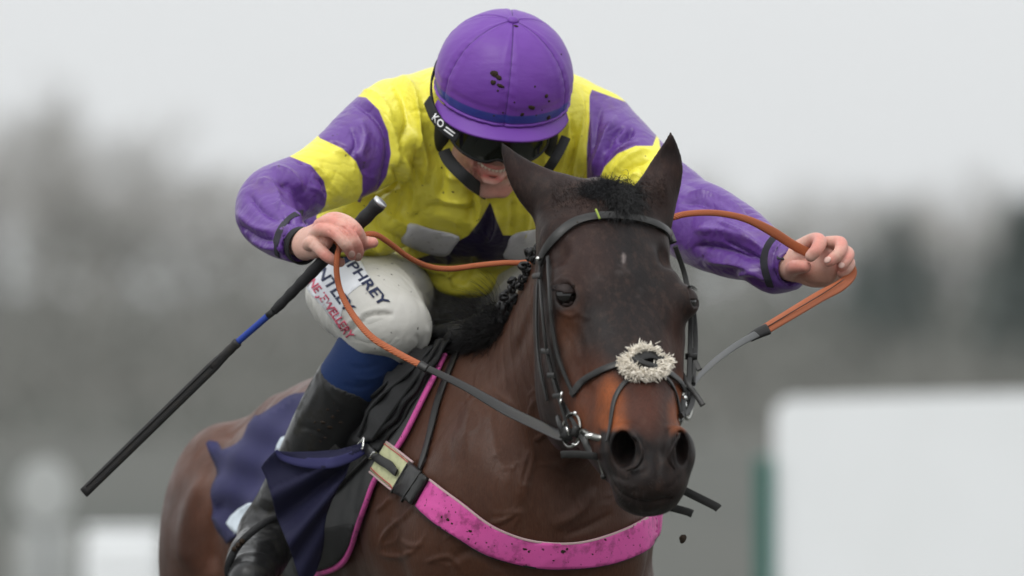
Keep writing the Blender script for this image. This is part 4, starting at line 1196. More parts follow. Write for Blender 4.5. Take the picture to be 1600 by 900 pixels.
def cap_pt(az, el, r_=1.0):             # az 0 = front, el from the rim up to 90 at the button
    ce, se = math.cos(el), math.sin(el)
    seam = min(abs(((az / (math.pi / 3)) % 1) - 0), abs(1 - ((az / (math.pi / 3)) % 1)))
    g = 1 - .012 * math.exp(-(seam / .020) ** 2) * (ce > .08) + .006 * math.exp(-(((seam - .12)) / .06) ** 2)
    wr = .0035 * math.sin(el * 40 + 3 * math.sin(az * 3)) * math.exp(-((seam) / .09) ** 2) * ce
    band = -.008 * math.exp(-((el - .05) / .05) ** 2)
    r_ = r_ * (g + wr + band)
    return hc + r_k * RX * r_ * ce * math.sin(az) + f_k * RF * r_ * ce * math.cos(az) + u_k * RU * r_ * se
na, ne = 480, 110
V, tp = [], []
sm = []
for i in range(ne + 1):
    for j in range(na):
        az = 2 * math.pi * j / na
        rim = -.20 - .12 * (1 - math.cos(az)) / 2
        el = rim + (math.pi / 2 - rim) * (i / ne)
        V.append(cap_pt(az, el)); s6 = (az / (math.pi / 3)) % 1; sm.append(min(s6, 1 - s6) * math.cos(el) * .128 * math.pi / 3)
V = np.array(V)
Q = np.array([(i * na + j, i * na + (j + 1) % na, (i + 1) * na + (j + 1) % na, (i + 1) * na + j) for i in range(ne) for j in range(na)])
lc = np.stack([(V - hc) @ r_k, (V - hc) @ f_k, (V - hc) @ u_k], 1)
V += unit(u_k)[None] * 0 + (V - hc) / np.linalg.norm(V - hc, axis=1, keepdims=True) * (.0011 * fbm(V, 45, 5))[:, None]
me = mesh_np('cap', V, Q)
azs = np.arctan2(lc[:, 0], lc[:, 1])
attr(me, 'seam', sm)
attr(me, 'tape', .0085 - np.abs(lc[:, 2] - (-.020 + .010 * np.cos(azs))))
cap = link('cap', me, capm, rider)
cap_tree = bvh(V, Q)
# button
V, Q = uv_sphere((0, 0, 0), 1, 20, 12)
V = np.array([hc + u_k * (RU + .0005) + r_k * v[0] * .0105 + f_k * v[1] * .0105 + u_k * v[2] * .0055 for v in V])
link('button', mesh_np('button', V, Q), plainm, cap)
# peak
pv, n_a, n_r = [], 48, 10
for s_ in (0, 1):
    for i in range(n_r + 1):
        for j in range(n_a + 1):
            az = (-71 + 142 * j / n_a) * math.pi / 180
            t = i / n_r
            ext = .030 * (1 - (abs(az) / 1.25) ** 3) + .001
            p = hc + r_k * (RX * .985 * math.sin(az)) * (1 + .05 * t) + f_k * ((RF * .95) * math.cos(az) + ext * t) + u_k * (-.024 - .014 * t - .012 * (math.sin(az) ** 2) - s_ * .003)
            pv.append(p)
W1 = n_a + 1; NN = W1 * (n_r + 1)
pq = []
for i in range(n_r):
    for j in range(n_a):
        a0 = i * W1 + j
        pq.append((a0, a0 + 1, a0 + W1 + 1, a0 + W1)); pq.append((NN + a0, NN + a0 + W1, NN + a0 + W1 + 1, NN + a0 + 1))
for j in range(n_a): pq.append((n_r * W1 + j, n_r * W1 + j + 1, NN + n_r * W1 + j + 1, NN + n_r * W1 + j))
for i in range(n_r):
    for jj in (0, n_a): pq.append((i * W1 + jj, (i + 1) * W1 + jj, NN + (i + 1) * W1 + jj, NN + i * W1 + jj))
link('peak', mesh_np('peak', np.array(pv), np.array(pq)), plainm, cap)
# gathered hem roll between cap and peak
pts = np.array([cap_pt(a_, -.20 - .12 * (1 - math.cos(a_)) / 2) for a_ in np.linspace(0, 2 * math.pi, 100)])
V, Q, T = sweep(pts, .007 + .0018 * np.sin(np.arange(100) * 2.1), .006, np.tile(u_k, (100, 1)), 8)
link('hem', mesh_np('hem', V, Q, T), plainm, cap)
# helmet shell side and harness (black)
SHF = Field()
SHF.add(ell(hc + u_k * -.030 - f_k * .010, (.108, .108, .070), axis=u_k, side=r_k), .01)
for g in (-1, 1):
    SHF.add(ell(K(g * .094, .000, -.105), (.015, .032, .048), axis=u_k, side=r_k), .012)
    SHF.add(ell(K(g * .092, .024, -.085), (.012, .022, .035), axis=u_k, side=r_k), .012)
SHF.sub(ell(K(0, .105, -.085), (.0785, .095, .082), axis=u_k, side=r_k), .008)
SHF.sub(ell(K(0, .0, -.13), (.074, .10, .11), axis=u_k, side=r_k), .006)
v, q = SHF.mesh(hc - .17, hc + .17, .0040)
link('helmet_shell', mesh_np('helmet_shell', relax(v, q, 1), q), black, rider)
for pth, w_ in (([(694, 236, 1.04), (701, 250, 1.02), (714, 265, 1.0), (730, 280, 1.0), (746, 293, 1.05), (760, 303, 1.12)], .023), ([(884, 215, 1.05), (874, 236, 1.03), (862, 256, 1.02), (848, 276, 1.06), (830, 296, 1.12)], .018)):
    pts = catmull(np.array([P(*q_) for q_ in pth]), 5)
    V, Q, T = sweep(pts, w_, .006, np.tile([0, -1., .1], (len(pts), 1)), 10, 3)
    me = mesh_np('chin_strap', V, Q, T); link('chin_strap', me, black, rider); me.set_sharp_from_angle(angle=R_(32))
# goggles
lensm = Mat('goggle_lens', (.006, .008, .005), .10); lensm.mix(lensm.ramp(lensm.noise(30, 4), .45, .75, 0, .5), (.012, .014, .006)); lensm.b.inputs['Specular IOR Level'].default_value = .35; lensm.rgh(lensm.ramp(lensm.noise(18, 4), .4, .7, .05, .22)); lensm = lensm.m
framem = Mat('goggle_frame', (.010, .010, .010), .35).m
def gog(az, v_):                          # curved visor: v_ -1 bottom .. 1 top
    nose = .010 * math.exp(-(az / .16) ** 2)
    z = -.070 + (.034 if v_ > 0 else .037) * v_ * (1 - .45 * (abs(az) / 1.25) ** 3)
    if v_ < 0: z += nose * 1.0 * -v_
    rr_ = .110 + .004 * (1 - v_ * v_)
    return hc + r_k * (.084 * math.sin(az) * 1.08) + f_k * (rr_ * math.cos(az * .92) + .006) + u_k * z
nu_, nv_ = 50, 16
V = np.array([gog(-1.18 + 2.36 * j / nu_, -1 + 2 * i / nv_) for i in range(nv_ + 1) for j in range(nu_ + 1)])
N = np.array([unit(p - (hc + u_k * -.05)) for p in V])
T = []
for i in range(nv_):
    for j in range(nu_):
        a0 = i * (nu_ + 1) + j
        T += [(a0, a0 + 1, a0 + nu_ + 2), (a0, a0 + nu_ + 2, a0 + nu_ + 1)]
gg = solid_sheet('goggles', V, N, np.array(T), lensm, rider, 0, .003, 0)
loop = [gog(-1.18 + 2.36 * j / 50, -1) for j in range(51)] + [gog(1.18, -1 + 2 * i / 10) for i in range(1, 10)] + [gog(1.18 - 2.36 * j / 50, 1) for j in range(51)] + [gog(-1.18, 1 - 2 * i / 10) for i in range(1, 11)]
loop = np.array(loop)
V, Q, T = sweep(loop, .007, .010, np.array([unit(p - hc) for p in loop]), 8, 3)
link('frame', mesh_np('frame', V, Q, T), framem, gg)
# elastic strap with white letters and two white stripes
sp_ = np.array([gog(-1.2, .1), K(-.110, .030, -.062), K(-.121, .006, -.046), K(-.122, -.030, -.020), K(-.098, -.082, -.010), K(0, -.122, -.005), K(.098, -.082, -.010), K(.119, -.034, -.018), K(.116, .002, -.042), K(.106, .026, -.058), gog(1.2, .1)])
pts = catmull(sp_, 8); nr = np.array([unit((p - hc) - u_k * (p - hc).dot(u_k)) for p in pts])
V, Q, T = sweep(pts, .022, .004, nr, 8, 4)
gstrap = link('goggle_strap', mesh_np('goggle_strap', V, Q, T), black, rider)
pts = catmull(np.array([P(668, 156, 1.03), P(678, 180, .995), P(694, 200, .975), P(716, 216, .960)]), 8)
V, Q, T = sweep(pts, .021, .004, np.array([unit((-.65 + .35 * i / (len(pts) - 1), -.8, .05)) for i in range(len(pts))]), 8, 4)
gstrap = link('goggle_strap', mesh_np('goggle_strap', V, Q, T), black, rider)
gstrap_tree = bvh(V, Q)
print_white = Mat('white_print', (.75, .75, .75), .6).m
def stick(name, poly, tree, mat, parent, off=.0006, th=.0006, step=2.5, dflt=1.0, it=1):
    return patch(name, poly, step, tree, mat, parent, off, th, it, dflt)
def text_mesh(body, bold=0.0):
    cu = bpy.data.curves.new('t', 'FONT'); cu.body = body; cu.offset = bold; cu.resolution_u = 3
    o = bpy.data.objects.new('t', cu); col.objects.link(o)
    dg = bpy.context.evaluated_depsgraph_get(); dg.update()
    me = bpy.data.meshes.new_from_object(o.evaluated_get(dg))
    V = np.array([v.co[:2] for v in me.vertices]); Fs = [tuple(p.vertices) for p in me.polygons]
    bpy.data.objects.remove(o); bpy.data.meshes.remove(me)
    return V, Fs
def lettering(name, body, origin, ux, uy, tree, mat, parent, off=.0008, bold=.0, dflt=1.0, wide=1.0, th=.0005, slab=False):
    """flat print: text units mapped by pixel vectors ux (advance, per em) and uy (cap height), dropped onto the surface"""
    V, Fs = text_mesh(body, bold)
    x0_ = V[:, 0].min(); V[:, 0] -= x0_
    E = set()
    # split long edges for curved cloth
    tris = []
    for f in Fs:
        for i in range(1, len(f) - 1): tris.append((f[0], f[i], f[i + 1]))
    Pn, Nn = [], []
    for x, y in V:
        q = np.array(origin, float) + np.array(ux, float) * x * wide + np.array(uy, float) * y / .73
        p, n_ = hit(tree, q[0], q[1], dflt)
        Pn.append(p); Nn.append(n_)
    return solid_sheet(name, np.array(Pn), np.array(Nn, float), np.array(tris), mat, parent, off, th, 0)
lettering('lettering', 'KO', (675, 186), (10.5, 11.0), (6.5, -9.5), gstrap_tree, print_white, gstrap, .0008, .02)
stick('stripe', [(698, 197.5), (712, 208), (710.6, 209.8), (696.6, 199.5)], gstrap_tree, print_white, gstrap)
stick('stripe', [(695, 201.5), (709, 212), (707.6, 213.8), (693.6, 203.5)], gstrap_tree, print_white, gstrap)
# mud on the cap: small clods
mud = Mat('mud', (.028, .017, .010), .9); mud.bump(mud.noise(200, 3), .8, .002); mud = mud.m
def clod(px, py, r_px, tree, parent, d=1.0, seed=0, flat=.5, name='mud_clod'):
    p, n_ = hit(tree, px, py, d)
    V, Q = uv_sphere((0, 0, 0), 1, 9, 7)
    rs_ = np.random.RandomState(seed + int(px * 7 + py))
    s = unit(np.cross(n_, (.3, .2, 1))); t_ = np.cross(n_, s)
    f_ = 1 + .35 * fbm(V * 1.0, 2.5, rs_.randint(90))
    V = V * f_[:, None]
    r_ = M(r_px, p[1])
    Vw = p + (V[:, :1] * s * rs_.uniform(.8, 1.3) + V[:, 1:2] * t_ * rs_.uniform(.7, 1.1) + V[:, 2:3] * n_ * flat) * r_
    return link(name, mesh_np(name, Vw, Q), mud, parent)
for px, py, r_ in ((773, 116, 5), (779, 121, 4.5), (771, 129, 4.5), (782, 134, 5), (778, 142, 2), (854, 150, 4.5), (858, 158, 2.5), (831, 168, 4.5), (816, 179, 3.5), (857, 184, 4), (836, 135, 1.6), (804, 160, 1.5), (847, 172, 1.5), (877, 85, 1.6), (786, 176, 2), (772, 181, 2), (838, 180, 1.4), (806, 41, 3)):
    clod(px, py, r_, cap_tree, cap)
# ------------------------------------------------------------------ breeches, socks, boots
PF = Field()
PF.add(ell(P(725, 450, 1.62), (M(118, 1.6), .13, M(66, 1.6)), axis=(0, 0, 1), side=(1, 0, 0)), .03)
for g in (-1, 1):
    PF.add(tube([NB(*n) for n in THIGH[g]], (1, 0, 0), per=5), .03)
PF.add(tube([NB(612, 512, 1.01, 58, 52), NB(600, 530, 1.04, 55, 48)], (1, 0, 0), per=2), .02)
PF.sub(tube([NB(610, 580, .94, 60, 30), NB(560, 598, 1.0, 90, 42), NB(490, 650, 1.1, 110, 70)], (1, 0, 0), per=3), .004)
PF.sub(tube([NB(950, 575, .94, 80, 34), NB(975, 650, 1.0, 110, 60)], (1, 0, 0), per=3), .004)
bV, bQ = PF.mesh((-.42, .80, 1.45), (.30, 1.82, 1.86), .0045)
bV = relax(bV, bQ, 2)
BS = []
def G(p, w_, h_, *t): BS.append((p, w_, h_, *t))
G([(560, 500), (580, 492), (605, 490), (618, 495)], 2.6, -5); G([(560, 493), (585, 484), (612, 484)], 4, 2.5)
G([(545, 520), (560, 505), (575, 500)], 3, -4); G([(540, 510), (552, 500), (566, 494)], 4, 3)
G([(484, 450), (494, 480), (508, 508), (520, 528)], 3, 3.5); G([(492, 448), (504, 478), (518, 505), (532, 525)], 2.6, -3.2); G([(500, 455), (512, 480), (528, 505), (545, 520)], 3, 2.6)
G([(480, 470), (488, 500), (502, 530)], 2.5, -2.5); G([(516, 470), (526, 490), (540, 508)], 2.5, -2)
G([(665, 505), (668, 530), (655, 552)], 4, 2.5); G([(650, 520), (655, 540), (640, 560)], 3, -2.5); G([(600, 545), (620, 556), (640, 560)], 3, -2)
G([(600, 400), (635, 430), (655, 465), (668, 500)], 3, 2.0); G([(606, 396), (640, 425), (662, 460)], 2.5, -3)
G([(690, 500), (700, 470), (720, 445), (740, 430)], 5, 4); G([(705, 505), (712, 480), (735, 455)], 4, -5); G([(680, 470), (690, 450), (705, 440)], 5, -4)
G([(745, 500), (748, 470), (760, 440)], 5, 4); G([(760, 480), (765, 450), (775, 430)], 4, -4); G([(650, 440), (675, 470), (690, 500)], 5, -5); G([(770, 470), (790, 440), (815, 425)], 5, 3)
bV = strokes(bV, bQ, [(a, b, c * 1.5) for a, b, c in BS], -9, 9, .5)
bV = bV + vnormals(bV, bQ) * (.0011 * fbm(bV, 30, 5, 3))[:, None]
wh = Mat('breeches_cloth', (.54, .53, .495), .6)
wh.mix(wh.ramp(wh.noise(9, 4), .4, .75, 0, .35), (.42, .41, .37)); wh.mix(wh.ramp(wh.noise(70, 3, .5), .70, .74, 0, .8), (.05, .045, .04))
wh.bump(wh.noise(700, 2), .12, .0005); wh.ridge(7, 1.5, .22, .006); wh.bump(wh.noise(22, 4, .6), .4, .005)
breeches = link('breeches', mesh_np('breeches', bV, bQ), wh.m, rider)
br_tree = bvh(bV, bQ)

bootm = Mat('wet_boot_leather', (.014, .014, .0145), .42)
bootm.mix(bootm.ramp(bootm.noise(26, 5, .65), .50, .68, 0, .8), (.016, .014, .009)); bootm.rgh(bootm.ramp(bootm.noise(26, 5, .65), .45, .65, .28, .85))
bootm.bump(bootm.noise(60, 5, .65), .2, .002); bootm.b.inputs['Specular IOR Level'].default_value = .36
bootm = bootm.m
sockm = Mat('blue_sock', (.009, .030, .115), .75); sockm.bump(sockm.noise(260, 3), .4, .001); sockm = sockm.m
MFd = {}
for g in (-1, 1):
    KF_ = Field(); KF_.add(tube([NB(*n) for n in SHIN[g][:3]], (1, 0, 0), per=5), .01)
    L = SHIN[g][0]
    KF_.add(ell(P(L[0] - 8 * g * -1 - 12, L[1] + 8, L[2] + .03), (M(58), .055, M(40)), axis=(0, 0, 1), side=(1, 0, 0)), .02)
    c = P(*SHIN[g][0][:3]); lo = c + np.array([-.18, -.14, -.20]); hi = c + np.array([.16, .20, .12])
    v, q = KF_.mesh(lo, hi, .005); v = relax(v, q, 2)
    SKS = [([(600, 566), (570, 576), (540, 572)], 3, -1.6), ([(610, 580), (580, 592), (548, 590)], 3, 1.6), ([(585, 600), (560, 606), (530, 600)], 3, -1.4)]
    v = strokes(v, q, SKS)
    link('sock', mesh_np('sock', v, q), sockm, rider)
    # boot: shaft with an open top, ankle folds, foot
    B = Field()
    top = SHIN[g][1]
    B.add(tube([NB(a, b_, c_, r_ * 1.04) for a, b_, c_, r_ in SHIN[g][1:]], (1, 0, 0), per=6), .012)
    B.add(tube([NB(*n) for n in FOOT[g]], (1, 0, 0), per=5), .018)
    p1, p0 = np.array(NB(*SHIN[g][2])[:3]), np.array(NB(*SHIN[g][1])[:3])
    up = unit(p0 - p1)
    B.sub(ell(p0 + up * .018, (.12, .075, .055), axis=up, side=(1, 0, 0), p=2), .004)
    B.sub(tube([(*(p0 + up * .03), .0560, .0560), (*(p0 - up * .09), .0540, .0540)], (1, 0, 0), per=2), .003)
    ft = np.array(NB(*FOOT[g][-1])[:3]); lo = np.minimum(ft, p0) + np.array([-.12, -.09, -.09]); hi = np.maximum(ft, p0) + np.array([.12, .36, .10])
    v, q = B.mesh(lo, hi, .0048); v = relax(v, q, 1)
    if g < 0:
        bs = [([(398, 790), (420, 800), (445, 792)], 3.5, -4), ([(392, 802), (415, 814), (445, 808)], 3.5, 3.5), ([(385, 815), (410, 826), (440, 820)], 3.5, -4), ([(405, 775), (428, 784), (450, 776)], 3.5, 3),
              ([(412, 760), (432, 768), (456, 760)], 3.5, -3), ([(372, 838), (400, 848), (430, 842)], 4, 3), ([(365, 865), (395, 858), (430, 868)], 4, -3), ([(362, 885), (380, 868), (410, 866), (430, 880)], 3, 3),
              ([(455, 665), (490, 672), (520, 690)], 2.5, -2.5), ([(500, 600), (480, 640), (455, 680)], 5, 2), ([(500, 575), (508, 605), (530, 630), (552, 640)], 3, 2.0)]
        v = strokes(v, q, bs)
    link('boot', mesh_np('boot', v, q), bootm, rider)
    if g < 0:
        boot_tree = bvh(v, q)
# lettered patch on the thigh
pw = Mat('white_patch', (.68, .70, .74), .6).m
ink = Mat('navy_print', (.020, .028, .075), .7).m
redp = Mat('red_print', (.58, .09, .15), .7).m
pt = patch('lettered_patch', outline([(548, 402), (562, 405), (572, 424), (581, 441), (562, 447), (543, 463), (536, 478), (533, 500), (528, 512), (505, 480), (486, 460), (478, 442), (490, 424), (508, 414), (530, 404)], 2), 5, br_tree, pw, breeches, .0006, .0008, 1, 1.2)
pt_tree = bvh([tuple(v.co) for v in pt.data.vertices], [tuple(p.vertices) for p in pt.data.polygons])
lettering('lettering', 'HUMPHREY', (501, 368), (21.5, 25.5), (14.5, -8.0), br_tree, ink, pt, .0020, .018, 1.2, .86)
lettering('lettering', 'BENTLEY', (477, 404), (20.0, 26), (15.5, -8.5), br_tree, ink, pt, .0020, .018, 1.2, .82)
lettering('lettering', 'FINE JEWELLERY', (476, 433), (14.5, 20.5), (11, -7.5), br_tree, redp, pt, .0020, .022, 1.2, .66)
for px, py, r_ in ((606, 404, 1.6), (613, 412, 2), (590, 420, 1.3), (592, 431, 1.8), (612, 429, 2.2), (600, 437, 1.2), (628, 408, 1.5), (633, 425, 1.6), (642, 456, 1.6), (623, 446, 1.2)):
    clod(px, py, r_, br_tree, breeches, 1.2, flat=.25)
for px, py, r_ in ((512, 640, 3), (520, 652, 3.4), (505, 660, 3), (498, 672, 2.6), (516, 668, 3.4), (492, 660, 2.4), (528, 642, 2.6), (508, 684, 2.6), (486, 680, 2), (532, 660, 3), (500, 690, 2), (522, 630, 2.2)):
    clod(px, py, r_, boot_tree, rider, 1.1)
for px, py, r_ in ((503, 360, 1.2), (520, 212, 1.2), (745, 345, 1.6), (708, 300, 1.6), (905, 290, 1.6), (660, 290, 1.2), (690, 262, 1.4), (846, 264, 1.6), (618, 300, 1.2)):
    clod(px, py, r_, silk_tree, shirt, 1.2, flat=.3)

# ------------------------------------------------------------------ whip
wp = thing('whip', 'black riding whip with rubber grip and blue binding held out to the lower left', 'whip', tuple(P(500, 405, .70)))
rub = Mat('grip_rubber', (.014, .014, .015), .6); rub.bump(rub.noise(120, 3), .5, .002); rub = rub.m
leath = Mat('whip_leather', (.022, .021, .021), .45); leath.mix(leath.ramp(leath.noise(70, 4, .6), .5, .75, 0, .6), (.045, .036, .028)); leath.bump(leath.noise(90, 4), .4, .002); leath = leath.m
bluew = Mat('blue_binding', (.018, .045, .26), .6); bluew.bump(bluew.noise(200, 2), .3, .001); bluew = bluew.m
def wpt(px, py): return P(px, py, .655 + (590 - px) * .00045)
A0, A1 = wpt(592, 318), wpt(428, 486)
n = 60
pts = np.array([A0 + (A1 - A0) * t for t in np.linspace(0, 1, n)])
bulge = np.interp(np.linspace(0, 1, n), [0, .05, .1, .3, .45, .6, .8, 1], [12.5, 11.5, 11.5, 10, 9, 10, 8.5, 7.5]) + .55 * np.sin(np.linspace(0, 1, n) * 62)
V, Q, T = sweep(pts, 2 * bulge / S * 1.03, 2 * bulge / S * 1.03, None, 16)
link('grip', mesh_np('grip', V, Q, T), rub, wp)
V, Q, T = sweep([A0 - unit(A1 - A0) * .006, A0 - unit(A1 - A0) * .0005], 24.5 / S, 24.5 / S, None, 20)
link('end_cap', mesh_np('end_cap', V, Q, T), Mat('steel_cap', (.55, .56, .58), .3, Metallic=.7).m, wp)
B0, B1, B2 = wpt(428, 486), wpt(418, 494), wpt(372, 534)
pts = np.array([B0 + (B1 - B0) * t for t in (0, 1)]); V, Q, T = sweep(pts, 12 / S, 12 / S, None, 12); link('collar', mesh_np('collar', V, Q, T), rub, wp)
n = 50; pts = np.array([B1 + (B2 - B1) * t for t in np.linspace(0, 1, n)])
V, Q, T = sweep(pts, (11 + .7 * np.sin(np.arange(n) * 1.9)) / S, (11 + .7 * np.sin(np.arange(n) * 1.9)) / S, None, 12); link('binding', mesh_np('binding', V, Q, T), bluew, wp)
C1 = wpt(131, 770)
n = 40; pts = np.array([B2 + (C1 - B2) * t for t in np.linspace(0, 1, n)])
wdt = np.interp(np.linspace(0, 1, n), [0, .05, .12, .16, .6, 1], [10, 13, 17, 19, 19, 17.5])
V, Q, T = sweep(pts, wdt / S, .010, np.tile([0, -1., .3], (n, 1)), 12, 3); link('flap', mesh_np('flap', V, Q, T), leath, wp)
off_ = np.cross(unit(C1 - B2), (0, -1., 0))
for sgn in (-.28, .22):
    p_ = pts[4:-1] + off_ * sgn * .018 + np.array([0, -.0055, .0015])
    V, Q, T = sweep(p_, .0022, .0022, None, 6); link('seam', mesh_np('seam', V, Q, T), rub, wp)
pts = np.array([B2 + (C1 - B2) * t for t in np.linspace(0, .17, 12)])
V, Q, T = sweep(pts, (16 + 1.0 * np.sin(np.arange(12) * 2.2)) / S, .013, None, 12); link('flap_keeper', mesh_np('flap_keeper', V, Q, T), leath, wp)
# ================================================================== TACK
leather = Mat('dark_wet_leather', (.007, .0065, .006), .42)
leather.mix(leather.ramp(leather.noise(90, 4, .6), .5, .8, 0, .6), (.020, .018, .015)); leather.bump(leather.noise(240, 3), .3, .0008); leather.b.inputs['Specular IOR Level'].default_value = .4
leather = leather.m
steel = Mat('bright_steel', (.62, .62, .60), .22, Metallic=1.0).m
steeld = Mat('wet_steel', (.30, .30, .28), .3, Metallic=1.0).m

# ---- saddle pad with pink binding, number cloth, weight flap, saddle flaps
padm = Mat('grey_pad_cloth', (.052, .053, .054), .85); padm.mix(padm.ramp(padm.noise(30, 4), .4, .8, 0, .5), (.085, .085, .083)); padm.bump(padm.noise(500, 2), .4, .001); padm = padm.m
pinkm = Mat('pink_fabric', (.60, .080, .32), .6); pinkm.mix(pinkm.ramp(pinkm.noise(38, 5, .68), .51, .68, 0, .80), (.13, .018, .06)); pinkm.mix(pinkm.ramp(pinkm.noise(12, 3), .35, .7, 0, .35), (.68, .13, .42)); pinkm.mix(pinkm.ramp(pinkm.noise(150, 2, .4), .68, .72, 0, .85), (.03, .01, .012))
pinkm.bump(pinkm.noise(400, 2), .25, .0006); pinkm = pinkm.m
navy = Mat('navy_cloth', (.018, .018, .070), .8); navy.mix(navy.ramp(navy.noise(7, 3), .35, .7, 0, .6), (.030, .028, .105)); navy.bump(navy.noise(900, 2), .3, .0005); navy = navy.m
navyd = Mat('navy_cloth_front', (.009, .009, .034), .8); navyd.bump(navyd.noise(900, 2), .3, .0005); navyd = navyd.m
whc = Mat('white_number', (.55, .62, .68), .6).m
blk = Mat('black_saddle_leather', (.005, .005, .0055), .65); blk.bump(blk.noise(60, 4), .35, .002); blk = blk.m
blk2 = Mat('grey_saddle_leather', (.017, .017, .017), .65); blk2.bump(blk2.noise(120, 4), .35, .0015); blk2 = blk2.m

def hsurf(x, y, dflt=1.1): return hit(horse_tree, x, y, dflt)
padthing = thing('saddle_pad', 'grey saddle pad edged with pink binding under the saddle on the horse', 'saddle pad', tuple(P(580, 760, 1.0)))
PADP = outline([(690, 572), (683, 592), (668, 622), (652, 655), (634, 690), (612, 722), (592, 752), (580, 785), (569, 815), (560, 842), (549, 868), (533, 886), (508, 896), (470, 905), (440, 880), (450, 800), (480, 720), (520, 660), (570, 610), (630, 570)], 4)
V, N, T, uv = sheet(PADP, 8, lambda x, y: hsurf(x, y))
pad = solid_sheet('pad', V, N, T, padm, padthing, .004, .007, 4)
edge = [(697, 562), (690, 577), (683, 592), (668, 622), (652, 655), (634, 690), (612, 722), (592, 752), (580, 785), (569, 815), (560, 842), (549, 868), (533, 884), (508, 893), (488, 899)]
strap('binding', edge, horse_tree, .011, pinkm, padthing, .009, .009, 6, 10, 1.0, 2.2)
V, N, T, uv = sheet(outline([(500, 825), (530, 822), (562, 818), (558, 845), (545, 868), (528, 882), (500, 888), (470, 892), (470, 830)], 3), 7, lambda x, y: hsurf(x, y))
solid_sheet('lower_panel', V, N, T, blk2, padthing, .0125, .002, 3)

clothr = thing('number_cloth', 'navy number cloth draped over the flank behind the leg of the jockey', 'cloth', tuple(P(400, 760, 1.4)))
RP = [(334, 703), (338, 698), (347, 698), (354, 707), (368, 700), (384, 688), (400, 672), (414, 655), (440, 640), (467, 622), (500, 610), (520, 640), (500, 700), (470, 760), (430, 800), (400, 830), (358, 849), (350, 833), (345, 811), (344, 780), (343, 751), (339, 725)]
def rear_place(x, y):
    p, n_ = hsurf(x, y, 1.7)
    lift = .010 + .006 * math.sin(x * .09 + y * .05) + .004 * math.sin(x * .03 - y * .11)
    return p + n_ * lift, n_
V, N, T, uv = sheet(np.array(RP, float), 7, rear_place)
cl = solid_sheet('cloth', V, N, T, navy, clothr, .001, .002, 5)
clr_tree = bvh([tuple(v.co) for v in cl.data.vertices], [tuple(p.vertices) for p in cl.data.polygons])
patch('white_number_piece', np.array([(354, 818), (362, 806), (374, 795), (389, 786), (400, 785), (398, 800), (384, 818), (374, 838), (362, 828)], float), 6, clr_tree, whc, clothr, .001, .001, 2, 1.6)
patch('white_number_piece', np.array([(431, 705), (434, 695), (440, 684), (450, 680), (448, 700)], float), 5, clr_tree, whc, clothr, .001, .001, 2, 1.6)

# saddle
sad = thing('saddle', 'black racing saddle with leather flaps on the back of the horse', 'saddle', tuple(P(600, 650, 1.1)))
def flap_place(off, d2=None):
    def f(x, y):
        p, n_ = hsurf(x, y)
        return p + n_ * (off + .003 * math.sin(x * .12 - y * .07)), n_
    return f
FL = outline([(692, 560), (684, 585), (668, 612), (652, 640), (634, 668), (612, 696), (596, 712), (578, 728), (556, 752), (532, 774), (512, 785), (509, 778), (519, 756), (533, 728), (545, 705), (556, 690), (540, 690), (560, 650), (590, 612), (622, 585), (655, 566), (680, 552)], 3)
V, N, T, uv = sheet(FL, 6, flap_place(.012)); solid_sheet('saddle_flap', V, N, T, blk2, sad, 0, .005, 3)
FL2 = outline([(726, 528), (712, 552), (694, 578), (672, 610), (650, 642), (628, 672), (606, 690), (580, 700), (556, 708), (528, 706), (536, 680), (552, 650), (572, 625), (598, 602), (628, 582), (655, 560), (690, 530), (710, 520)], 3)
V, N, T, uv = sheet(FL2, 6, flap_place(.022)); solid_sheet('knee_panel', V, N, T, blk, sad, 0, .006, 3)
for pth, w_ in (([(526, 700), (536, 672), (552, 648), (574, 624), (604, 600), (634, 580), (660, 560), (690, 534)], .008), ([(586, 690), (600, 655), (622, 628), (655, 600), (684, 566)], .009), ([(605, 694), (632, 655), (655, 622), (678, 588), (696, 558)], .008), ([(560, 700), (575, 672), (596, 642), (628, 612)], .007)):
    strap('flap_edge', pth, horse_tree, w_, blk, sad, .008, .030, 6, 8, 1.0, 2.2)
strap('stitched_edge', [(511, 784), (534, 770), (560, 746), (584, 722), (600, 706)], horse_tree, .004, leather, sad, .004, .018, 6)
# pommel and seat (behind the thigh)
SD = Field()
SD.add(tube([(*P(735, 520, 1.02), .05, .025), (*P(720, 528, 1.15), .11, .02), (*P(690, 545, 1.30), .13, .02), (*P(668, 540, 1.50), .15, .02), (*P(655, 520, 1.62), .14, .02)], (1, .2, 0), per=4), .02)
v, q = SD.mesh(P(735, 520, 1.3) - np.array([.30, .38, .12]), P(735, 520, 1.3) + np.array([.24, .45, .12]), .006)
link('seat', mesh_np('seat', relax(v, q, 1), q), blk, sad)
# stirrup iron and leather
iron = thing('stirrup', 'dark stirrup iron under the boot of the jockey', 'stirrup', tuple(P(385, 860, 1.05)))
strap('iron', [(436, 808, 1.02), (415, 816, 1.0), (395, 830, .99), (374, 850, .99), (361, 872, .99), (356, 893, 1.0), (362, 912, 1.01)], horse_tree, .014, rub, iron, .010, 0, 6, 10, 1, 2)
strap('tread', [(356, 908, .99), (390, 915, .99), (430, 915, 1.0)], horse_tree, .035, rub, iron, .01, 0, 4)
strap('stirrup_leather', [(436, 808, 1.02), (470, 770, 1.03), (500, 730, 1.03), (530, 700, 1.02)], horse_tree, .02, leather, iron, .004, 0, 4)
for px, py in ((372, 852), (378, 846), (366, 858)): 
    q_ = uv_sphere(P(px, py, .985), .005, 8, 6); link('mud_clod', mesh_np('mud_clod', *q_), mud, iron)

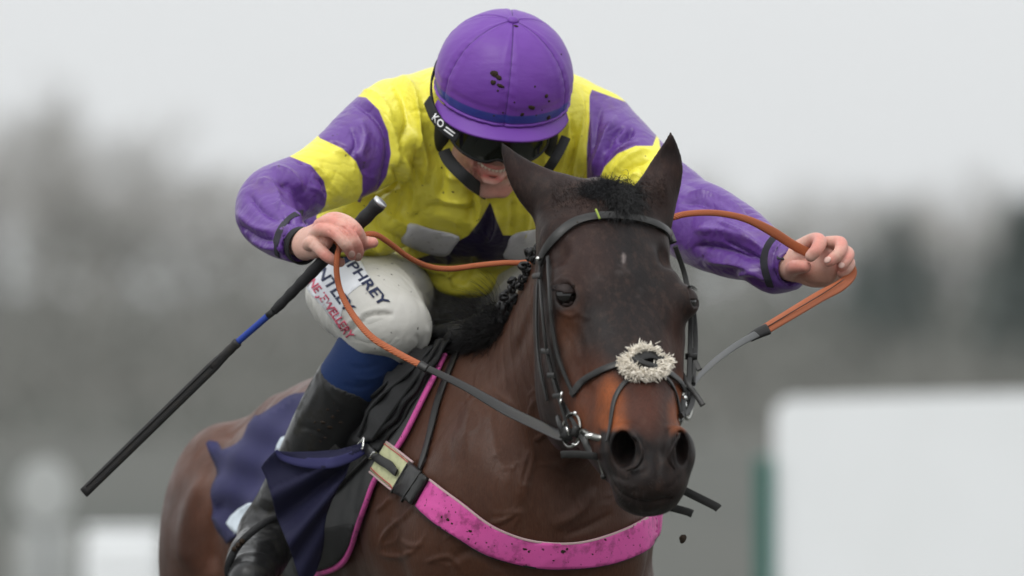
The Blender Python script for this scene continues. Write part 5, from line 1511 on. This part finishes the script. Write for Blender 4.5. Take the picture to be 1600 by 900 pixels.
# weight cloth flap blowing in front of the boot
wcl = thing('weight_cloth', 'dark navy cloth flap blowing over the boot beside the saddle', 'cloth', tuple(P(490, 780, .98)))
FP = [(408, 730), (413, 722), (424, 710), (431, 704), (455, 706), (490, 706), (530, 703), (567, 691), (578, 690), (574, 702), (560, 714), (548, 722), (540, 745), (528, 762), (518, 780), (511, 800), (507, 825), (505, 850), (500, 875), (492, 897), (485, 905), (467, 902), (462, 885), (450, 850), (440, 825), (431, 806), (424, 775), (416, 748)]
def front_place(x, y):
    t = (x - 408) / 170.0
    d = 1.03 - .02 * t
    # folds running from the gathered corner (575,695) down to the hem
    a_ = math.atan2(y - 690, 585 - x)
    r_ = math.hypot(585 - x, y - 690)
    d += -.017 * math.sin(a_ * 15 + .6) * min(1, r_ / 90) * (1 if a_ > .45 else .25) - .010 * math.sin(a_ * 31) * min(1, r_ / 120) * (a_ > .8)
    d += -.02 * math.exp(-((y - 722) / 14) ** 2) * (x > 440) * min(1, (x - 440) / 40)
    return P(x, y, d - .07), np.array([0, -1., .1])
V, N, T, uv = sheet(np.array(FP, float), 4, front_place)
fn = np.cross(V[T[:, 1]] - V[T[:, 0]], V[T[:, 2]] - V[T[:, 0]]); fn *= -np.sign(fn[:, 1:2] + 1e-9)
N = np.zeros_like(V)
for i in range(3):
    for c_ in range(3): N[:, c_] += np.bincount(T[:, i], fn[:, c_], len(V))
N /= np.linalg.norm(N, axis=1, keepdims=True) + 1e-12
solid_sheet('cloth', V, N, T, navyd, wcl, 0, .002, 0)
top = [(431, 704), (440, 712), (462, 720), (492, 724), (524, 722), (552, 712), (572, 700)]
pts = np.array([front_place(x, y)[0] + np.array([0, -.003, 0]) for x, y in catmull(np.array(top, float), 5)])
V, Q, T = sweep(pts, np.interp(np.linspace(0, 1, len(pts)), [0, .2, .6, 1], [.004, .018, .024, .016]), .004, np.tile([0, -1., .5], (len(pts), 1)), 8, 2)
link('turned_hem', mesh_np('turned_hem', V, Q, T), navy, wcl)

# ---- breast girth
bg_ = thing('breast_girth', 'bright pink mud-flecked breast girth with leather keeper across the chest of the horse', 'girth', tuple(P(840, 830, .6)))
TOPE = [(678, 751), (703, 770), (727, 787), (760, 813), (793, 831), (837, 844), (893, 847), (937, 838), (977, 823), (1003, 809), (1015, 800)]
BOTE = [(655, 792), (672, 808), (693, 824), (727, 845), (760, 862), (800, 877), (843, 885), (893, 886), (943, 881), (983, 869), (1008, 855), (1018, 838)]
def chest(x, y):
    return hit(body_tree, x, y, .82)
V, N, T, uv = sheet(np.array(list(catmull(np.array(TOPE, float), 3)) + [(1019, 815)] + list(catmull(np.array(BOTE, float), 3))[::-1]), 5, chest)
gp = solid_sheet('pink_band', V, N, T, pinkm, bg_, .004, .007, 6)
# continue round the far shoulder
far = [chest(1014, 824)[0]]
for k in range(1, 9): 
    q_ = np.array(body_tree.find_nearest(Vector(far[0] + np.array([.05, .06 * k, .005 * k])))[0]); far.append(q_)
far = np.array(far); fnr = np.array([np.array(horse_tree.find_nearest(Vector(p))[1]) for p in far])
V, Q, T = sweep(far + fnr * .007, .048, .007, fnr, 8, 4)
link('far_band', mesh_np('far_band', V, Q, T), pinkm, bg_)
cream = Mat('pale_piping', (.50, .36, .36), .6).m
strap('top_piping', [(a, b + 1) for a, b in TOPE[:-1]], body_tree, .0035, cream, bg_, .0035, .0105, 4, 8, .8)
strap('bottom_edge', [(a, b - 0) for a, b in BOTE], body_tree, .0035, leather, bg_, .0035, .0095, 4, 8, .8)
yel = Mat('yellow_lining', (.52, .53, .31), .7); yel.mix(yel.ramp(yel.noise(60, 4), .5, .75, 0, .6), (.22, .22, .13)); yel = yel.m
patch('yellow_end', np.array([(613, 695), (633, 711), (653, 728), (641, 750), (628, 768), (608, 753), (590, 736), (602, 715)], float), 5, horse_tree, yel, bg_, .010, .005, 4, 1.0)
redl = Mat('red_piping', (.40, .06, .07), .6).m
for e in ([(612, 697), (633, 713), (654, 730)], [(592, 733), (609, 749), (627, 764)]):
    strap('red_line', e, horse_tree, .002, redl, bg_, .002, .0155, 5)
for e in ([(613, 693), (634, 709), (656, 727)], [(589, 738), (607, 754), (626, 769)]):
    strap('edge_binding', e, horse_tree, .0035, cream, bg_, .003, .014, 5)
patch('leather_keeper', np.array([(653, 727), (666, 739), (679, 751), (667, 772), (654, 792), (641, 781), (628, 770), (641, 748)], float), 5, horse_tree, leather, bg_, .012, .007, 4, 1.0)
for e in ([(651, 733), (639, 752), (627, 771)], [(668, 745), (655, 767), (643, 786)]):
    strap('keeper_edge', e, horse_tree, .006, leather, bg_, .005, .018, 5)
for a_, b_ in (((661, 745), (655, 755)), ((656, 757), (650, 766))):
    pass
strap('billet', [(558, 676), (573, 690), (590, 705), (606, 719), (624, 733), (636, 743)], horse_tree, .0165, leather, bg_, .004, .021, 6, 8, 1.0, 3.5, [1, 1, 1, 1, 1.05, .8])
for bx, by, sx, sy in ((587, 703, 9, 10),):
    pp, nn = hsurf(bx, by); cc = pp + nn * .028
    d1 = unit(P(606, 719, 1) - P(573, 690, 1)); d2 = unit(np.cross(nn, d1)); d1 = unit(np.cross(d2, nn))
    cs = [cc + d1 * .010 + d2 * .014, cc + d1 * .010 - d2 * .014, cc - d1 * .010 - d2 * .014, cc - d1 * .010 + d2 * .014, cc + d1 * .010 + d2 * .014]
    pts = np.vstack([np.array([a_ + (b_ - a_) * t for t in np.linspace(0, 1, 6)[:-1]]) for a_, b_ in zip(cs[:-1], cs[1:])] + [cs[-1][None]])
    V, Q, T = sweep(pts, .0045, .0045, None, 8); bk = link('buckle', mesh_np('buckle', V, Q, T), steel, bg_)
    V, Q, T = sweep([cc - d1 * .009, cc + nn * .002, cc + d1 * .009], .0024, .0024, None, 8); link('tongue', mesh_np('tongue', V, Q, T), steel, bk)
pp, nn = hsurf(602, 716); cc = pp + nn * .028
cs = [cc + d2 * .012 - nn * .006, cc + d2 * .012, cc - d2 * .012, cc - d2 * .012 - nn * .006]
V, Q, T = sweep(np.array(cs), .0032, .0032, None, 8); link('metal_keeper', mesh_np('metal_keeper', V, Q, T), steel, bg_)
strap('neck_strap', [(655, 748), (664, 720), (675, 680), (683, 643), (692, 612), (706, 575), (722, 540), (735, 515)], horse_tree, .0155, leather, bg_, .004, .006, 6, 8, 1.0, 3.5, [1.25, 1.1, 1, .9, .85])
for px, py, r_ in ((676, 795, 2.2), (690, 808, 2.6), (700, 812, 3), (706, 818, 2), (735, 830, 3), (732, 842, 2.2), (820, 858, 3), (826, 862, 2.4), (880, 862, 4), (886, 858, 3), (946, 843, 2.6), (981, 838, 1.8), (760, 848, 1.8), (926, 866, 1.8), (990, 852, 1.6), (865, 876, 1.8), (712, 800, 1.5), (800, 850, 1.6)):
    clod(px, py, r_ * .8, bvh([tuple(v.co) for v in gp.data.vertices], [tuple(p.vertices) for p in gp.data.polygons]) if px == 676 else GPT, bg_, .8, flat=.35) if px != 676 else None
    if px == 676: GPT = bvh([tuple(v.co) for v in gp.data.vertices], [tuple(p.vertices) for p in gp.data.polygons])

# ---- bridle
br = thing('bridle', 'dark leather racing bridle with crossed noseband on the head of the horse', 'bridle', tuple(P(960, 480, .1)))
def S_(name, path, w_, **k):
    k.setdefault('th', .0035); k.setdefault('off', .0025)
    return strap(name, path, horse_tree, w_, k.pop('mat', leather), br, k.pop('th'), k.pop('off'), k.pop('per', 6), 8, k.pop('dflt', .2), 3.5, k.pop('taper', None))
bb = S_('browband', [(848, 412), (853, 396), (868, 373), (893, 352), (925, 342), (962, 340), (1002, 346), (1032, 357), (1052, 376), (1058, 398)], .0165, th=.005, off=.006)
bb_tree = bvh([tuple(v.co) for v in bb.data.vertices], [tuple(p.vertices) for p in bb.data.polygons])
for px, py, r_ in ((944, 343, 2), (958, 342, 1.3), (972, 343, 2.2), (992, 347, 1.6), (998, 350, 1.4), (1006, 348, 1.6), (902, 347, 1.5), (897, 353, 1.3)): clod(px, py, r_, bb_tree, br, .1, flat=.4)
S_('headpiece', [(853, 400, .20), (866, 370, .27), (900, 335, .33), (950, 318, .36), (1000, 325, .33), (1036, 350, .27), (1050, 380, .18)], .018)
S_('cheekpiece', [(851, 398), (848, 430), (853, 480), (858, 530), (866, 575), (878, 610), (886, 640)], .0088, off=.006, taper=[1, .9, .85, .9, 1])
S_('cheekpiece', [(860, 402), (862, 440), (866, 500), (874, 550), (888, 590), (900, 618)], .0075, off=.006)
S_('throat_lash', [(848, 405), (843, 450), (842, 510), (846, 570), (858, 625)], .008, off=.004)
S_('cheekpiece', [(853, 440), (858, 500), (864, 550), (876, 600), (884, 628), (893, 656), (903, 684)], .0085, off=.011)
for px, py in ((849, 432), (862, 548), (871, 586), (880, 618)):
    S_('keeper', [(px - 6, py + 1), (px, py), (px + 6, py - 1)], .009, off=.011, th=.004, per=3)
pp, nn = hsurf(851, 404, .15)
V, Q = uv_sphere(pp + nn * .012, .0042, 12, 8); link('stud_or_glint', mesh_np('stud_or_glint', V, Q), steel, br)
# noseband
S_('upper_noseband', [(896, 618), (908, 600), (930, 586), (952, 576), (975, 570), (1004, 570), (1035, 580), (1058, 596), (1066, 610)], .0125, th=.005, off=.005)
S_('lower_noseband', [(985, 590), (972, 604), (962, 622), (957, 645), (955, 668), (950, 690)], .0085, off=.003, taper=[1, 1, .8, .8])
S_('lower_noseband', [(1030, 585), (1044, 596), (1054, 615), (1060, 640), (1062, 660)], .0075, off=.003)
# crossing piece
S_('cross_piece', [(984, 574), (1000, 563), (1016, 560), (1030, 568)], .016, th=.007, off=.010, per=4)
S_('cross_piece', [(990, 566), (1004, 576), (1020, 580)], .010, th=.006, off=.013, per=4)
# sheepskin rosette: a ring of woolly tufts
wool = Mat('sheepskin', (.82, .76, .66), .9); wool.mix(wool.ramp(wool.noise(90, 3), .4, .7, 0, .5), (.62, .55, .45)); wool.b.inputs['Sheen Weight'].default_value = .5
wool.bump(wool.noise(500, 3), .6, .001); wool = wool.m
fl = thing('sheepskin_rosette', 'cream sheepskin ring on the crossed noseband', 'noseband pad', tuple(P(1004, 568, -.1)))
fr = np.random.RandomState(31)
ringp = [(1006 + 34 * math.cos(t) , 570 + 23 * math.sin(t)) for t in np.linspace(0, 2 * math.pi, 27)[:-1]]
tufts = []
def tuft_v(c, dir_, L, r0, seed):
    """a lock of wool: tapering bent tube"""
    rs_ = np.random.RandomState(seed); n_ = 6
    pts = []; d_ = unit(dir_); p = np.array(c, float)
    bend = rs_.normal(size=3) * .35
    for i in range(n_):
        pts.append(p.copy()); d_ = unit(d_ + bend * .25 + np.array([0, 0, -.05])); p = p + d_ * L / (n_ - 1)
    w_ = r0 * np.array([.7, 1.0, 1.05, .9, .65, .15]) * 2
    return sweep(pts, w_, w_ * .8, np.tile(rs_.normal(size=3), (n_, 1)), 6)
cen, cn = hsurf(1006, 572, 0)
def merge_sweeps(L):
    V, Q, T, n = [], [], [], 0
    for v, q, t in L:
        V.append(v); Q.append(q + n); T.append(t + n); n += len(v)
    return np.vstack(V), np.vstack(Q), np.vstack(T)
for k, (t, kk) in enumerate([(t, 1.0) for t in np.linspace(0, 2 * math.pi, 22)[:-1]] + [(t, .66) for t in np.linspace(.25, math.pi - .25, 9)] + [(t, .72) for t in np.linspace(math.pi * .8, math.pi * 1.2, 3)]):
    ex, ey = (32 * kk, 21 * kk ** .6) if math.sin(t) > -.3 else (22, 21)
    x, y = 1005 + ex * math.cos(t), 572 + ey * math.sin(t)
    p, n_ = hsurf(x, y, 0)
    outd = unit(p - cen)
    L = []
    for j in range(75):
        c = p + n_ * fr.uniform(.001, .013) + fr.normal(size=3) * .0032
        L.append(tuft_v(c, outd * fr.uniform(.1, 1.0) + n_ * fr.uniform(.2, 1.0) + fr.normal(size=3) * .6, fr.uniform(.005, .0125), fr.uniform(.0006, .0013), fr.randint(1 << 30)))
    V, Q, T = merge_sweeps(L)
    o = link('wool_tuft', mesh_np('wool_tuft', V, Q, T), wool, fl); o['kind'] = 'stuff'
base = []
for t in np.linspace(0, 2 * math.pi, 41):
    ex, ey = (31, 18) if math.sin(t) > -.3 else (23, 20)
    p, n_ = hsurf(1005 + ex * math.cos(t), 572 + ey * math.sin(t), 0); base.append(p + n_ * .004)
base = np.array(base)
for _ in range(3): base[1:-1] = (base[:-2] + 2 * base[1:-1] + base[2:]) / 4
V, Q, T = sweep(base, .013, .012, np.tile(cn, (41, 1)), 12); link('fleece_base', mesh_np('fleece_base', V, Q, T), wool, fl)
# bit, rings, buckles (left of picture)
def tor(name, c, ax, R1, r1, mat, parent, n=32, sc_=1.0, side=(0, 0, 1)):
    ax = unit(ax); s = unit(np.array(side) - ax * ax.dot(np.array(side))); t_ = np.cross(ax, s)
    a = np.linspace(0, 2 * math.pi, n + 1)
    pts = np.array([c + s * R1 * math.cos(x) + t_ * R1 * sc_ * math.sin(x) for x in a])
    V, Q, T = sweep(pts, r1 * 2, r1 * 2, np.array([ax] * (n + 1)), 8)
    return link(name, mesh_np(name, V, Q, T), mat, parent)
def rod(name, pts, r1, mat, parent, ns=10, th=None):
    pts = np.array(pts); pts = catmull(pts, 5) if len(pts) > 2 else pts
    V, Q, T = sweep(pts, 2 * r1, 2 * (th or r1), None, ns, 6 if mat is leather and th else 2)
    me = mesh_np(name, V, Q, T); o = link(name, me, mat, parent)
    if mat is leather: me.set_sharp_from_angle(angle=R_(32))
    return o
bitt = thing('bit', 'steel ring bit in the mouth of the horse', 'bit', tuple(P(905, 680, 0)))
db = -.045
tor('bit_ring', P(893, 672, db), (-.85, -.5, .1), .028, .0025, steeld, bitt)
tor('bit_ring', P(1074, 628, .03), (.95, -.3, 0), .028, .0032, steeld, bitt)
rod('mouthpiece', [P(905, 672, db - .01), P(922, 680, -.09), P(934, 684, -.11), P(946, 686, -.115)], .0062, steeld, bitt)
rod('mouthpiece', [P(1070, 640, .02), P(1060, 660, -.03)], .0062, steeld, bitt)
V, Q = uv_sphere(P(925, 681, -.098), .0085, 14, 10, sc_=(1.5, 1, .7)); link('bit_joint', mesh_np('bit_joint', V, Q), steel, bitt)
for a_, b_ in (((885, 667), (889, 680)), ((910, 684), (918, 698)), ((878, 612), (876, 622)), ((877, 623), (875, 631))):
    rod('tongue_or_glint', [P(*a_, db - .03), P(*b_, db - .03)], .0018, steel, bitt)
rod('curb_hook', [P(894, 693, db - .03), P(900, 695, db - .035), P(906, 689, db - .03)], .0016, steel, bitt)
V, Q = uv_sphere(P(899, 646, db - .03), .0042, 10, 8); link('rivet', mesh_np('rivet', V, Q), steel, bitt)
def loopbox(name, c_px, d, w_, h_, mat=leather, rot=0.0, th=.012, par=None):
    c = P(*c_px, d); e1 = np.array([math.cos(rot), 0, -math.sin(rot)]); e2 = np.array([math.sin(rot), 0, math.cos(rot)])
    pts = [c - e1 * w_ / 2, c + e1 * w_ / 2]
    V, Q, T = sweep(pts, h_, th, None, 12, 3.5); return link(name, mesh_np(name, V, Q, T), mat, par or br)
rod('leather_loop', [P(872, 652, db), P(875, 664, db - .02), P(880, 682, db - .02), P(885, 690, db - .01)], .0045, leather, br)
loopbox('buckle_keeper', (886, 678), db - .02, .020, .022, rot=.35)
loopbox('buckle_keeper', (899, 674), db - .022, .014, .020, rot=.35)
rod('noseband_end', [P(886, 628, -.01), P(894, 648, -.03), P(902, 666, -.05), P(913, 686, -.08), P(925, 708, -.09), P(940, 716, -.10)], .0065, leather, br, 8, .003)
rod('curb_strap', [P(892, 616, -.01), P(900, 632, -.03), P(910, 652, -.05), P(920, 674, -.08)], .0045, leather, br, 8, .003)
rod('curb_strap', [P(880, 632, .0), P(884, 645, -.02), P(893, 652, -.03), P(903, 648, -.04)], .004, leather, br, 8, .003)
rod('strap_end', [P(950, 717, -.10), P(930, 713, -.11), P(905, 710, -.11), P(885, 710, -.11), P(876, 711, -.11)], .0062, leather, br, 8, .0022)
rod('hanging_link', [P(936, 718, -.11), P(939, 730, -.11), P(942, 742, -.11)], .0022, steeld, br)
V, Q = uv_sphere(P(943, 745, -.11), .005, 10, 8); link('stud_or_glint', mesh_np('stud_or_glint', V, Q), leather, br)
# right side of the picture
rod('cheekpiece', [P(1055, 385, .12), P(1070, 430, .13), P(1078, 480, .115), P(1079, 520, .10), P(1078, 560, .08), P(1076, 600, .05), P(1072, 640, .02)], .0045, leather, br, 8, .006)
rod('cheekpiece', [P(1082, 470, .12), P(1086, 505, .11), P(1087, 540, .10), P(1085, 570, .08), P(1083, 600, .06)], .004, leather, br, 8, .006)
rod('strap_end', [P(1081, 545, .085), P(1085, 562, .08), P(1093, 578, .07)], .0045, leather, br, 8, .003)
loopbox('keeper', (1080, 557), .08, .020, .011)
loopbox('keeper', (1077, 592), .06, .015, .012)
rod('strap_end', [P(1064, 582, .04), P(1075, 600, .02), P(1088, 618, .01), P(1098, 633, 0)], .0048, leather, br, 8, .0025)
rod('noseband_end', [P(1070, 600, .03), P(1066, 625, .0), P(1066, 650, -.03)], .0065, leather, br, 8, .004)
rod('curb_strap', [P(1078, 608, .04), P(1082, 625, .03), P(1075, 642, .0), P(1064, 650, -.04)], .005, leather, br, 8, .004)
V, Q = uv_sphere(P(1070, 622, .0), .0048, 12, 8); link('stud_or_glint', mesh_np('stud_or_glint', V, Q), steel, br)  # bright bead standing in for the silver highlight on the bit ring
rod('tongue_or_glint', [P(1071, 628, -.005), P(1072, 637, -.01)], .0022, steel, br)  # short rod modelled as the lower glint of the same ring
V, Q = uv_sphere(P(1057, 627, -.02), .0035, 12, 8); link('stud_or_glint', mesh_np('stud_or_glint', V, Q), steel, br)
rod('strap_end', [P(1035, 750, .02), P(1062, 763, .02), P(1090, 777, .02), P(1118, 791, .02), P(1123, 795, .02)], .0072, leather, br, 8, .002)
rod('strap_end', [P(1020, 786, .02), P(1045, 792, .02), P(1072, 799, .02), P(1082, 803, .02)], .0068, leather, br, 8, .002)

# ---- reins
rr_ = thing('reins', 'orange rubber-covered reins running through both hands of the jockey to the bit', 'reins', tuple(P(700, 420, .6)))
orm = Mat('orange_rubber', (.46, .135, .052), .55)
wv = orm.node('ShaderNodeTexWave', Scale=150.0, Distortion=1.0); wv.bands_direction = 'DIAGONAL'; orm.l.new(orm.obj(), wv.inputs[0])
orm.mix(orm.ramp(wv.outputs[1], .25, .6, .75, 0), (.20, .045, .018)); orm.mix(orm.ramp(orm.noise(30, 3), .5, .8, 0, .4), (.30, .075, .03)); orm.bump(wv.outputs[1], .6, .0012)
orm = orm.m
def rein(name, path, w_, th, mat, nrm=None, taper=None, per=6):
    A = np.array([P(*q) for q in path]); C = catmull(A, per)
    nr = np.tile([0, -1., .25], (len(C), 1)) if nrm is None else catmull(np.array(nrm, float), per)
    wd = np.full(len(C), w_) if taper is None else w_ * np.interp(np.linspace(0, 1, len(C)), np.linspace(0, 1, len(taper)), taper)
    V, Q, T = sweep(C, wd, th, nr, 12, 2.4)
    return link(name, mesh_np(name, V, Q, T), mat, rr_)
rein('rubber_grip', [(520, 372, .66), (530, 384, .645), (527, 400, .62), (526, 425, .62), (532, 455, .62), (550, 490, .60), (580, 526, .56), (620, 551, .52), (664, 574, .46)], .0105, .0075, orm, None, [.9, .95, 1, 1, 1.1, 1.15, 1.1])
rein('leather_rein', [(660, 572, .462), (690, 586, .43), (730, 606, .37), (790, 640, .26), (840, 664, .12), (874, 680, .0), (888, 684, -.05)], .0170, .004, leather, None, [.7, .75, .85, 1.15, 1.2, 1.2, .9])
rein('keeper', [(655, 569, .462), (668, 577, .455)], .0155, .009, leather)
rein('rubber_grip', [(548, 376, .665), (566, 368, .66), (585, 366, .66), (606, 378, .68), (640, 403, .72), (672, 417, .76), (705, 420, .78), (745, 415, .80), (785, 411, .80), (822, 410, .82), (855, 400, .85)], .0100, .0080, orm, None, [1, 1.0, .95, 1.0, .95, .95])
rein('rubber_grip', [(855, 400, .85), (910, 370, .80), (980, 350, .70), (1040, 342, .60), (1075, 334, .58), (1120, 333, .60), (1165, 342, .63), (1205, 361, .66), (1238, 382, .69), (1262, 394, .70), (1290, 400, .70), (1318, 406, .70), (1330, 418, .69), (1329, 431, .68), (1312, 447, .64), (1280, 464, .58), (1240, 488, .50), (1190, 518, .42)], .0145, .007, orm, None, [.9, .9, .8, .75, .8, 1.2, 1.15, 1.1, .9, 1.25, 1.45, 1.45, 1.3])
rein('seam', [(1318, 437, .645), (1290, 456, .59), (1250, 480, .508), (1200, 510, .43)], .0014, .0030, leather)
rein('keeper', [(1200, 514, .42), (1184, 521, .41), (1172, 528, .40)], .021, .010, leather, None, [1, .9, .7])
rein('leather_rein', [(1190, 518, .42), (1160, 534, .36), (1130, 554, .28), (1105, 575, .18), (1088, 594, .10), (1079, 612, .05)], .0150, .004, Mat('worn_grey_leather', (.085, .088, .088), .4).m, None, [.9, .8, .75, .7, .5, .4])

# ---- mane: plaits along the crest, wisps at the withers, forelock
hairm = Mat('black_horse_hair', (.0055, .0052, .0056), .5); hairm.b.inputs['Specular IOR Level'].default_value = .35
hairm = hairm.m
hairg = Mat('grey_black_forelock', (.016, .016, .018), .75).m
def plait(px, py, r_px, d, seed):
    rs_ = np.random.RandomState(seed); r_ = M(r_px, d); c = P(px, py, d)
    L = []
    for k in range(3):                                   # a knotted plait: interlocked rolled loops
        ax = unit(rs_.normal(size=3)); s = unit(np.cross(ax, rs_.normal(size=3))); t_ = np.cross(ax, s)
        a = np.linspace(0, 2 * math.pi, 15)
        cc = c + rs_.normal(size=3) * r_ * .25
        pts = np.array([cc + (s * math.cos(x) + t_ * math.sin(x)) * r_ * .55 for x in a])
        L.append(sweep(pts, r_ * .72 * (1 + .12 * np.sin(a * 5)), r_ * .72, np.array([ax] * 15), 8))
    V, Q, T = merge_sweeps(L)
    V = V + ((V - c) * (.10 * fbm(V, 260, seed % 50))[:, None])
    o = link('plait', mesh_np('plait', V, Q, T), hairm, horse)
    return o
for i, (px, py, r_, d) in enumerate(((846, 372, 8, .50), (838, 388, 8, .52), (828, 396, 11, .56), (836, 404, 9, .55), (818, 414, 9, .60), (826, 424, 9, .60), (822, 436, 9, .63), (800, 440, 8, .68), (812, 446, 9, .66), (800, 452, 8, .70), (788, 462, 9, .74), (803, 464, 10, .72), (783, 476, 9, .77), (795, 480, 12, .76), (774, 492, 12, .82), (786, 497, 11, .80), (766, 508, 12, .86), (776, 520, 14, .86), (756, 530, 14, .92))):
    plait(px, py, r_, d, 100 + i)
def locks(name, n, f, mat, parent, seed, ns=3):
    rs_ = np.random.RandomState(seed); L = []
    for _ in range(n):
        pts, w_ = f(rs_)
        pts = catmull(np.array(pts), 3)
        wd = w_ * np.interp(np.linspace(0, 1, len(pts)), [0, .3, .8, 1], [.9, 1, .7, .1])
        L.append(sweep(pts, wd, wd * .7, None, ns))
    V, Q, T = merge_sweeps(L)
    o = link(name, mesh_np(name, V, Q, T), mat, parent); o['kind'] = 'stuff'
    return o
def wither(rs_):                          # the loose dark hair over the withers, swept up and to the left
    t = rs_.uniform(0, 1)
    x0_, y0_ = 790 - 70 * t + rs_.normal() * 7, 512 + 52 * t + rs_.normal() * 8
    d = .84 + .20 * t + rs_.normal() * .03
    L = rs_.uniform(14, 46); an = rs_.normal(2.5, .5) if rs_.uniform() < .8 else rs_.normal(3.7, .4)
    dx, dy = math.cos(an), -math.sin(an)
    return [P(x0_, y0_, d), P(x0_ + dx * L * .35 - 2, y0_ + dy * L * .35 - 8, d - .02), P(x0_ + dx * L * .7, y0_ + dy * L * .7 - 6, d - .02), P(x0_ + dx * L, y0_ + dy * L + rs_.uniform(-4, 10), d - .01)], rs_.uniform(.0006, .0018)
locks('mane', 4500, wither, hairm, horse, 5)
def flyaway(rs_):
    t = rs_.uniform(0, 1); x0_, y0_ = 780 - 50 * t, 480 + 40 * t; d = .80 + .1 * t
    L = rs_.uniform(28, 70); an = rs_.uniform(1.4, 2.9)
    return [P(x0_, y0_, d), P(x0_ + math.cos(an) * L * .4, y0_ - math.sin(an) * L * .45, d - .03), P(x0_ + math.cos(an + .3) * L * .8, y0_ - math.sin(an + .2) * L * .8, d - .03), P(x0_ + math.cos(an + .5) * L, y0_ - math.sin(an + .3) * L, d - .03)], rs_.uniform(.0005, .0008)
locks('loose_mane_hair', 110, flyaway, hairm, horse, 6)
MC = Field(); MC.add(tube([(*P(800, 480, .80), .018, .03), (*P(770, 510, .88), .03, .035), (*P(735, 535, .98), .045, .035), (*P(712, 552, 1.06), .03, .02)], (1, 0, 0)), .01)
v, q = MC.mesh(P(745, 580, .8) - np.array([.12, .1, .05]), P(800, 460, .9) + np.array([.09, .35, .08]), .006); link('mane_base', mesh_np('mane_base', relax(v + vnormals(v, q) * (.003 * fbm(v, 90, 2))[:, None], q, 1), q), hairm, horse)
def fore(rs_):                            # tousled, tied forelock between the ears
    x0_ = rs_.normal(950, 18); y0_ = 297 + rs_.normal() * 6 + abs(x0_ - 955) * .10
    p, n_ = hit(horse_tree, x0_, y0_, .18)
    an = rs_.uniform(0, 6.28); L = rs_.uniform(.010, .022)
    d_ = n_ * .45 + np.array([math.cos(an) * .8, 0, math.sin(an) * .5])
    cu = rs_.normal(size=3) * .6
    p1 = p + unit(d_) * L * .5; p2 = p1 + unit(d_ + cu) * L * .4; p3 = p2 + unit(d_ + cu * 2.2 + np.array([0, 0, -.8])) * L * .4
    return [p, p1, p2, p3], rs_.uniform(.0004, .0010)
locks('forelock', 1700, fore, hairg, horse, 8)
def fore2(rs_):
    x0_, y0_ = rs_.normal(972, 11), rs_.normal(318, 12)
    p, n_ = hit(horse_tree, x0_, y0_, .18)
    cu = rs_.normal(size=3) * .5
    L = rs_.uniform(.012, .030)
    p1 = p + unit(n_ + cu) * L * .6; p2 = p1 + unit(cu + np.array([.2, 0, -.8])) * L * .6; p3 = p2 + unit(np.array([-.3, .3, -1.2]) + cu) * L * .5
    return [p, p1, p2, p3], rs_.uniform(.0005, .0013)
locks('forelock_knot', 1300, fore2, hairm, horse, 9)
# woolly hair round the ear bases
coath = Mat('coat_hair', (.028, .0145, .0125), .8).m
def earfluff(rs_):
    if rs_.uniform() < .5: x0_, y0_ = rs_.uniform(862, 945), 0; y0_ = 305 + rs_.normal() * 14 + max(0, 900 - x0_) * .15
    else: x0_ = rs_.uniform(985, 1042); y0_ = 300 + rs_.normal() * 15
    p, n_ = hit(horse_tree, x0_, y0_, .18)
    cu = rs_.normal(size=3) * .5; L = rs_.uniform(.003, .007)
    p1 = p + unit(n_ * .8 + cu) * L * .6; p2 = p1 + unit(n_ * .2 + cu + np.array([0, 0, .3])) * L * .5
    return [p, p1, p2], rs_.uniform(.0003, .0007)
locks('ear_fluff', 1500, earfluff, coath, horse, 10)
def lash(rs_):
    g = -1 if rs_.uniform() < .5 else 1
    x0_, y0_ = ((rs_.uniform(866, 900), 446 + rs_.uniform(-2, 4)) if g < 0 else (1083 + rs_.uniform(-2, 2), rs_.uniform(440, 452)))
    p, n_ = hit(horse_tree, x0_, y0_, .06)
    return [p, p + (n_ * .5 + np.array([.5 * g, -.5, .0])) * .006, p + (n_ * .5 + np.array([.8 * g, -.7, -.5])) * .012], .0008
locks('eyelashes', 60, lash, hairm, horse, 11)
def chin(rs_):
    x0_, y0_ = rs_.uniform(960, 1050), rs_.uniform(735, 802)
    p, n_ = hit(horse_tree, x0_, y0_, -.15)
    return [p, p + n_ * .006 + rs_.normal(size=3) * .001, p + n_ * .011 + np.array([0, 0, -.004]) + rs_.normal(size=3) * .003], .0005
locks('whiskers', 70, chin, Mat('whisker', (.03, .028, .026), .6).m, horse, 12)
# grass blade caught on the browband, flying clod
gb = Mat('grass_blade', (.28, .36, .06), .6).m
bl = rod('grass_blade', [hit(bb_tree, 931, 328, .09)[0] * 0 + P(931, 327, .07), P(934, 334, .065), P(937, 342, .062)], .0019, gb, None)
bl['label'] = 'short green grass blade stuck on the browband'; bl['category'] = 'grass blade'
V, Q = uv_sphere((0, 0, 0), 1, 14, 10); V = V * (1 + .3 * fbm(V, 2.6, 5))[:, None] * .0062 * np.array([1, 1, 1.1]) + P(1067, 842, .2)
o = link('mud_clod', mesh_np('mud_clod', V, Q), mud, None); tag(o, 'small dark clod of mud flying through the air below the strap ends', 'mud clod')
